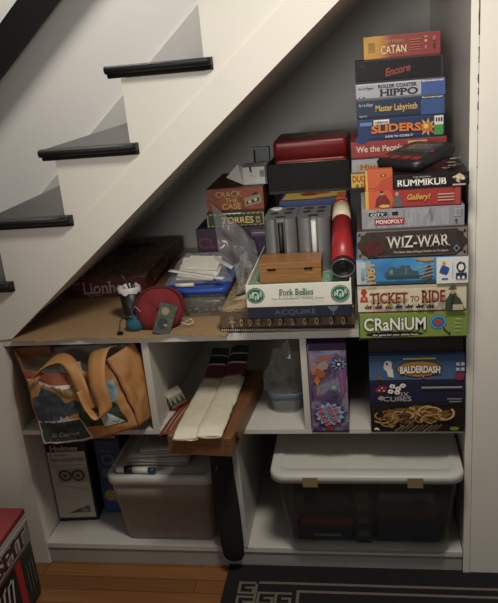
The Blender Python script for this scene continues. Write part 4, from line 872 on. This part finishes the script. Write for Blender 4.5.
f = Face(hb2, (-.043, -.06, 0), (1, 0, 0), (0, 0, 1), .086, .315)
f.shapes('artwork', [(M('#18243a', .5), rect(.0, .88, 1, 1)), (M('#365a96', .5), rect(.0, .0, 1, .3)), (M('#62748f', .5), ell(.45, .66, .27, .06)), (M('#26364f', .5), ell(.45, .66, .17, .035)), (M('#5a6880', .5), rect(.15, .44, .82, .55)), (M('#39496a', .5), ell(.6, .36, .25, .05)), (M('#b09a4a', .5), ell(.36, .22, .26, .07, 24)), (M('#6d7d98', .5), rect(.15, .76, .8, .772))])
f.text('title_lettering', 'Holmes', (.2, .915, .90, .965), M('#b9b2a2', .5), .02)

t2 = thing('storage_bin', 'clear lidded storage bin in the bottom left compartment', 'storage bin', (.408, .186, .0768))
CLB = clear('bin', '#a89d90', .66, .3)
b = MB(); b.loft([(.001, .138, .150, .02), (.006, .142, .154, .022), (.150, .156, .172, .024), (.1505, .157, .175, .024), (.224, .161, .180, .026)], CLB, True, False); b.build('bin_body', t2, solid=.002)
b = MB(); LIDW = M('#cfccc2', .4)
b.loft([(.222, .164, .181, .028), (.224, .170, .188, .034), (.246, .171, .189, .035), (.253, .167, .185, .032), (.253, .150, .167, .022), (.248, .148, .165, .02)], LIDW, n=8); b.build('bin_lid', t2)
for i, (x, y, z, a, b_, h, c) in enumerate(((-.03, 0, .008, .095, .13, .06, '#6b5a44'), (.0, 0, .07, .10, .13, .05, '#4f4436'), (-.01, .01, .122, .11, .13, .05, '#7d6f5a'))):
    q = MB(); q.box(-a, a, -b_, b_, 0, h, M(c, .6), bev=.003); o = q.build('packed_box', None, (.410+x, .185+y, .0768+z)); tag(o, ['brown packed box at the bottom of the left storage bin', 'dark brown packed box in the middle of the left bin', 'tan packed box at the top inside the left bin'][i], 'packed box')
q = MB(); q.box(-.018, .018, -.004, .004, 0, .02, M('#a0402e', .5), bev=.002); o = q.build('red_tag', None, (.500, .045, .1995)); tag(o, 'small red piece showing through the left storage bin', 'red tag')
o.location = (.492, .062, .1475)
PL = ['bottom', 'second', 'third', 'fourth', 'fifth', 'top']; zc = .0768+.2535
for i in range(6):
    h = .0085+.002*(i % 2); q = MB(); rg = random.Random(i+20); sk = rg.uniform(-.01, .01)
    q.grid(lambda u, v: (-.098+.196*u+sk*v, -.105+.21*v, .004+.0018*math.sin(u*6+i)+.0015*math.sin(v*5+i*2)), 12, 10, M('#c2bcae' if i % 2 else '#aca698', .5))
    o = q.build('paper_wad', None, (.385+.004*i+(.03 if i > 3 else 0), .165, zc+.0105*i), (0, 0, rg.uniform(-.06, .06)), solid=.0062); tag(o, f'{PL[i]} folded white paper of the wad on the left bin', 'papers', 'papers on the left storage bin')
fl = MB(); fl.box(-.11, .11, -.09, .09, 0, .012, M('#4a4845', .45), bev=.002); o = fl.build('binder', None, (.425, .175, zc+.074), (0, math.radians(6), -.2)); tag(o, 'flat dark grey folder on top of the white papers', 'folder')
mk = thing('marker_pen', 'white marker pen with black band lying on the left bin lid', 'marker pen', (.330, .018, zc+.0115), (0, 0, -.06))
q = MB(); q.tube([(-.058, 0, 0), (-.056, 0, 0), (-.032, 0, 0)], [.0095, .0105, .0105], M('#d2cec4', .4), n=14); q.build('cap', mk)
q = MB(); q.tube([(-.0318, 0, 0), (-.006, 0, 0)], .0109, INK, n=14); q.build('band', mk)
q = MB(); q.tube([(-.0058, 0, 0), (.045, 0, 0)], .0098, M('#d2cec4', .4), n=14); q.build('barrel', mk)
q = MB(); q.tube([(.0452, 0, 0), (.066, 0, 0)], .0099, M('#29434e', .4), n=14); q.build('end_plug', mk)

bb = thing('long_bag', 'long narrow black cloth bag hanging in front of the lower divider', 'black bag', (.621, -.026, .075))
CLOTHB = M('#161616', .8, var=.2, scale=30, bump=.3, bscale=40)
rings = []
for z, hx, hy, ox in ((-.022, .010, .006, .0), (-.018, .020, .012, 0), (-.004, .027, .018, -.001), (.05, .030, .021, -.002), (.16, .031, .021, -.004), (.27, .029, .019, -.007), (.345, .024, .015, -.010), (.385, .016, .010, -.010), (.394, .006, .005, -.010)):
    rings.append([(ox+hx*1.2*math.cos(2*PI*k/20)*(1+.05*noise.noise(Vector((k*.6, z*20, 1)))), hy*math.sin(2*PI*k/20), z) for k in range(20)])
q = MB(); q.rings(rings, CLOTHB); q.build('bag_body', bb)
q = MB(); q.grid(lambda u, v: (-.018+.016*u, .002+.0*v, .37+.04*v), 2, 6, CLOTHB); q.build('strap', bb, solid=.002)
q = MB(); q.tube([(-.024, -.0185, .30), (-.018, -.0205, .312), (-.014, -.0185, .325)], .0028, M('#5a5a5a', .4, .6), n=8); q.build('painted_glint', bb)  # small grey tube standing in for a dim highlight on the black cloth

# ================================================================== BOTTOM RIGHT COMPARTMENT
bg = thing('large_storage_bin', 'large clear storage bin with a broad white lid in the bottom right compartment', 'storage bin', (1.025, .155, .0768))
CLG = clear('large_bin', '#6a655e', .22, .2)
q = MB(); q.loft([(.001, .226, .165, .03), (.006, .232, .170, .034), (.27, .252, .212, .036), (.284, .252, .212, .036)], CLG, True, False); q.build('bin_body', bg, solid=.0024)
q = MB(); LW = M('#cbc8be', .38, var=.04, scale=8)
q.loft([(.280, .262, .220, .036), (.282, .2675, .228, .042), (.298, .2685, .2295, .044), (.3045, .2665, .2275, .043), (.306, .263, .224, .040), (.306, .236, .190, .022), (.3015, .232, .186, .02)], LW, n=9); lid = q.build('bin_lid', bg)
TAPE = M('#8f7a50', .5)
for x in (-.152, .135):
    q = MB(); q.box(x-.021, x+.021, -.2316, -.2304, .272, .302, TAPE); q.build('tape', bg)
BXS = [('dark blue game box inside the large bin, lower left', '#1d2a44', (.895, .16, .008), .082, .12, .055), ('dark red game box inside the large bin, on the blue one', '#8a2622', (.905, .15, .064), .078, .12, .030), ('black game box inside the large bin, at top left', '#1a1a1c', (.892, .16, .095), .085, .12, .085),
       ('dark green game box standing inside the large bin, in the middle', '#25332c', (1.014, .15, .008), .026, .12, .21), ('navy game box inside the large bin, lower right', '#1e2a4c', (1.145, .16, .008), .09, .12, .075), ('brown game box inside the large bin, upper right', '#3f2e22', (1.145, .16, .084), .09, .12, .06), ('grey white card tray inside the large bin, on the brown box', '#6d6a64', (1.14, .15, .145), .08, .11, .03)]
for lb_, c, (x, y, z), a, b_, h in BXS:
    q = game_box(lb_, x-a, x+a, y-b_, 2*b_, .0770+z, .0770+z+h-.0008, M(c, .5), None, 'game boxes inside the large bin')
    if c == '#8a2622': q['front'].shapes('print', [(M('#a03a32', .5), rect(.4, .2, .9, .8))])
    if c == '#25332c': q['front'].shapes('print', [(M('#5a6a4a', .5), rect(.2, .1+.22*k, .8, .2+.22*k)) for k in range(4)])
    if c == '#1d2a44': q['front'].shapes('print', [(M('#8a8a84', .5), rect(.3, .2, .8, .36))])

# ================================================================== FLOOR: RUG AND BOXES AT LEFT
rug = thing('rug', 'black rug with a tan key pattern border on the wooden floor', 'rug', (.60, .006, .0005))
RB = M('#141312', .95, var=.3, scale=160, bump=.8, bscale=500); RTAN = M('#756a58', .95, var=.2, scale=160, bump=.8, bscale=500)
q = MB(); q.box(-.005, 1.7, -.9, 0, 0, .010, RB, bev=.004); q.build('pile', rug)
SEG = [(.10, -.084, 1.7, -.075), (.215, -.116, 1.7, -.107), (.215, -.9, .224, -.0985)]
q = MB()
def bar(x0, y0, x1, y1): q.box(x0, x1, y0, y1, .0101, .0112, RTAN)
for s_ in SEG[:2]: bar(*s_)
bar(.215, -.9, .224, -.1165)
# meander at the corner, running down the left border too
def key(x, y):
    for s_ in ((0, -.008, .05, 0), (0, -.05, .008, -.0081), (.0081, -.05, .05, -.042), (.042, -.0419, .05, -.0205), (.0205, -.028, .0419, -.0205)): bar(x+s_[0], y+s_[1], x+s_[2], y+s_[3])
for j in range(14):
    key(.040, -.078-.058*j); key(.100, -.118-.058*j) 
bar(.0905, -.9, .0975, -.0855)
key(.152, -.118)
q.build('border_pattern', rug)

sp = thing('board_game_box', 'red lidded game box with big white block letters on the floor at lower left', 'board game box', (-.125, -.30, .1905), group='game boxes on the floor')
q = MB(); q.box(-.155, .155, -.17, .17, .03, .114, M('#762023', .4), bev=.001); q.build('lid', sp)
q = MB(); q.box(-.153, .153, -.168, .168, 0, .032, M('#5a5a5c', .45)); q.build('tray', sp)
f = Face(sp, (.155, -.17, 0), (0, 1, 0), (0, 0, 1), .34, .114)
LGR = M('#b7b3aa', .5)
f.shapes('artwork', [(LGR, rect(.0, .08, 1, .86)), (M('#8e2527', .45), rect(0, .78, 1, .80)), (M('#77736c', .5), rect(.0, .10, 1, .66)), (M('#8e2527', .45), rect(0, .0, 1, .03))])
f.text('title_lettering', 'SPIT', (.38, .15, .93, .62), M('#4a2323', .5), .04, True, outline=M('#c9c2b4', .5), ow=.05)
f = Face(sp, (-.155, -.17, .114), (1, 0, 0), (0, 1, 0), .31, .34)
f.shapes('lid_picture', [(M('#cbb896', .5), [(.2, .1), (.86, .2), (.8, .72), (.62, .86), (.2, .8)]), (M('#8a6a3a', .5), blob(.6, .62, .18, .14, 4)), (M('#a8433a', .5), [(.4, .4), (.7, .5), (.66, .56), (.38, .46)]), (M('#d9cfb6', .5), blob(.45, .7, .12, .1, 7))])
sg = thing('board_game_box', 'dark green game box with red stripe under the red lidded box', 'board game box', (-.125, -.30, .0), group='game boxes on the floor')
q = MB(); q.box(-.154, .154, -.168, .168, .012, .190, M('#1f2f29', .45), bev=.001); q.build('lid', sg)
q = MB(); q.box(-.152, .152, -.166, .166, 0, .0135, M('#171c1a', .45)); q.build('tray', sg)
f = Face(sg, (.154, -.168, 0), (0, 1, 0), (0, 0, 1), .336, .19)
f.shapes('artwork', [(BLK, rect(0, .07, .66, 1)), (M('#a5252b', .45), [(.68, .07), (.77, .07), (.77, .98), (.68, .98)])]+[(LGR, [(.06+.075*k, .2), (.08+.075*k, .2), (.16+.075*k, .86), (.13+.075*k, .86)]) for k in range(7)]+[(LGR, [(.1+.1*k, .84), (.17+.1*k, .92), (.17+.1*k, .86)]) for k in range(5)]+[(M('#5f7068', .5), rect(.82+.05*k, .3, .83+.05*k, .8)) for k in range(3)])
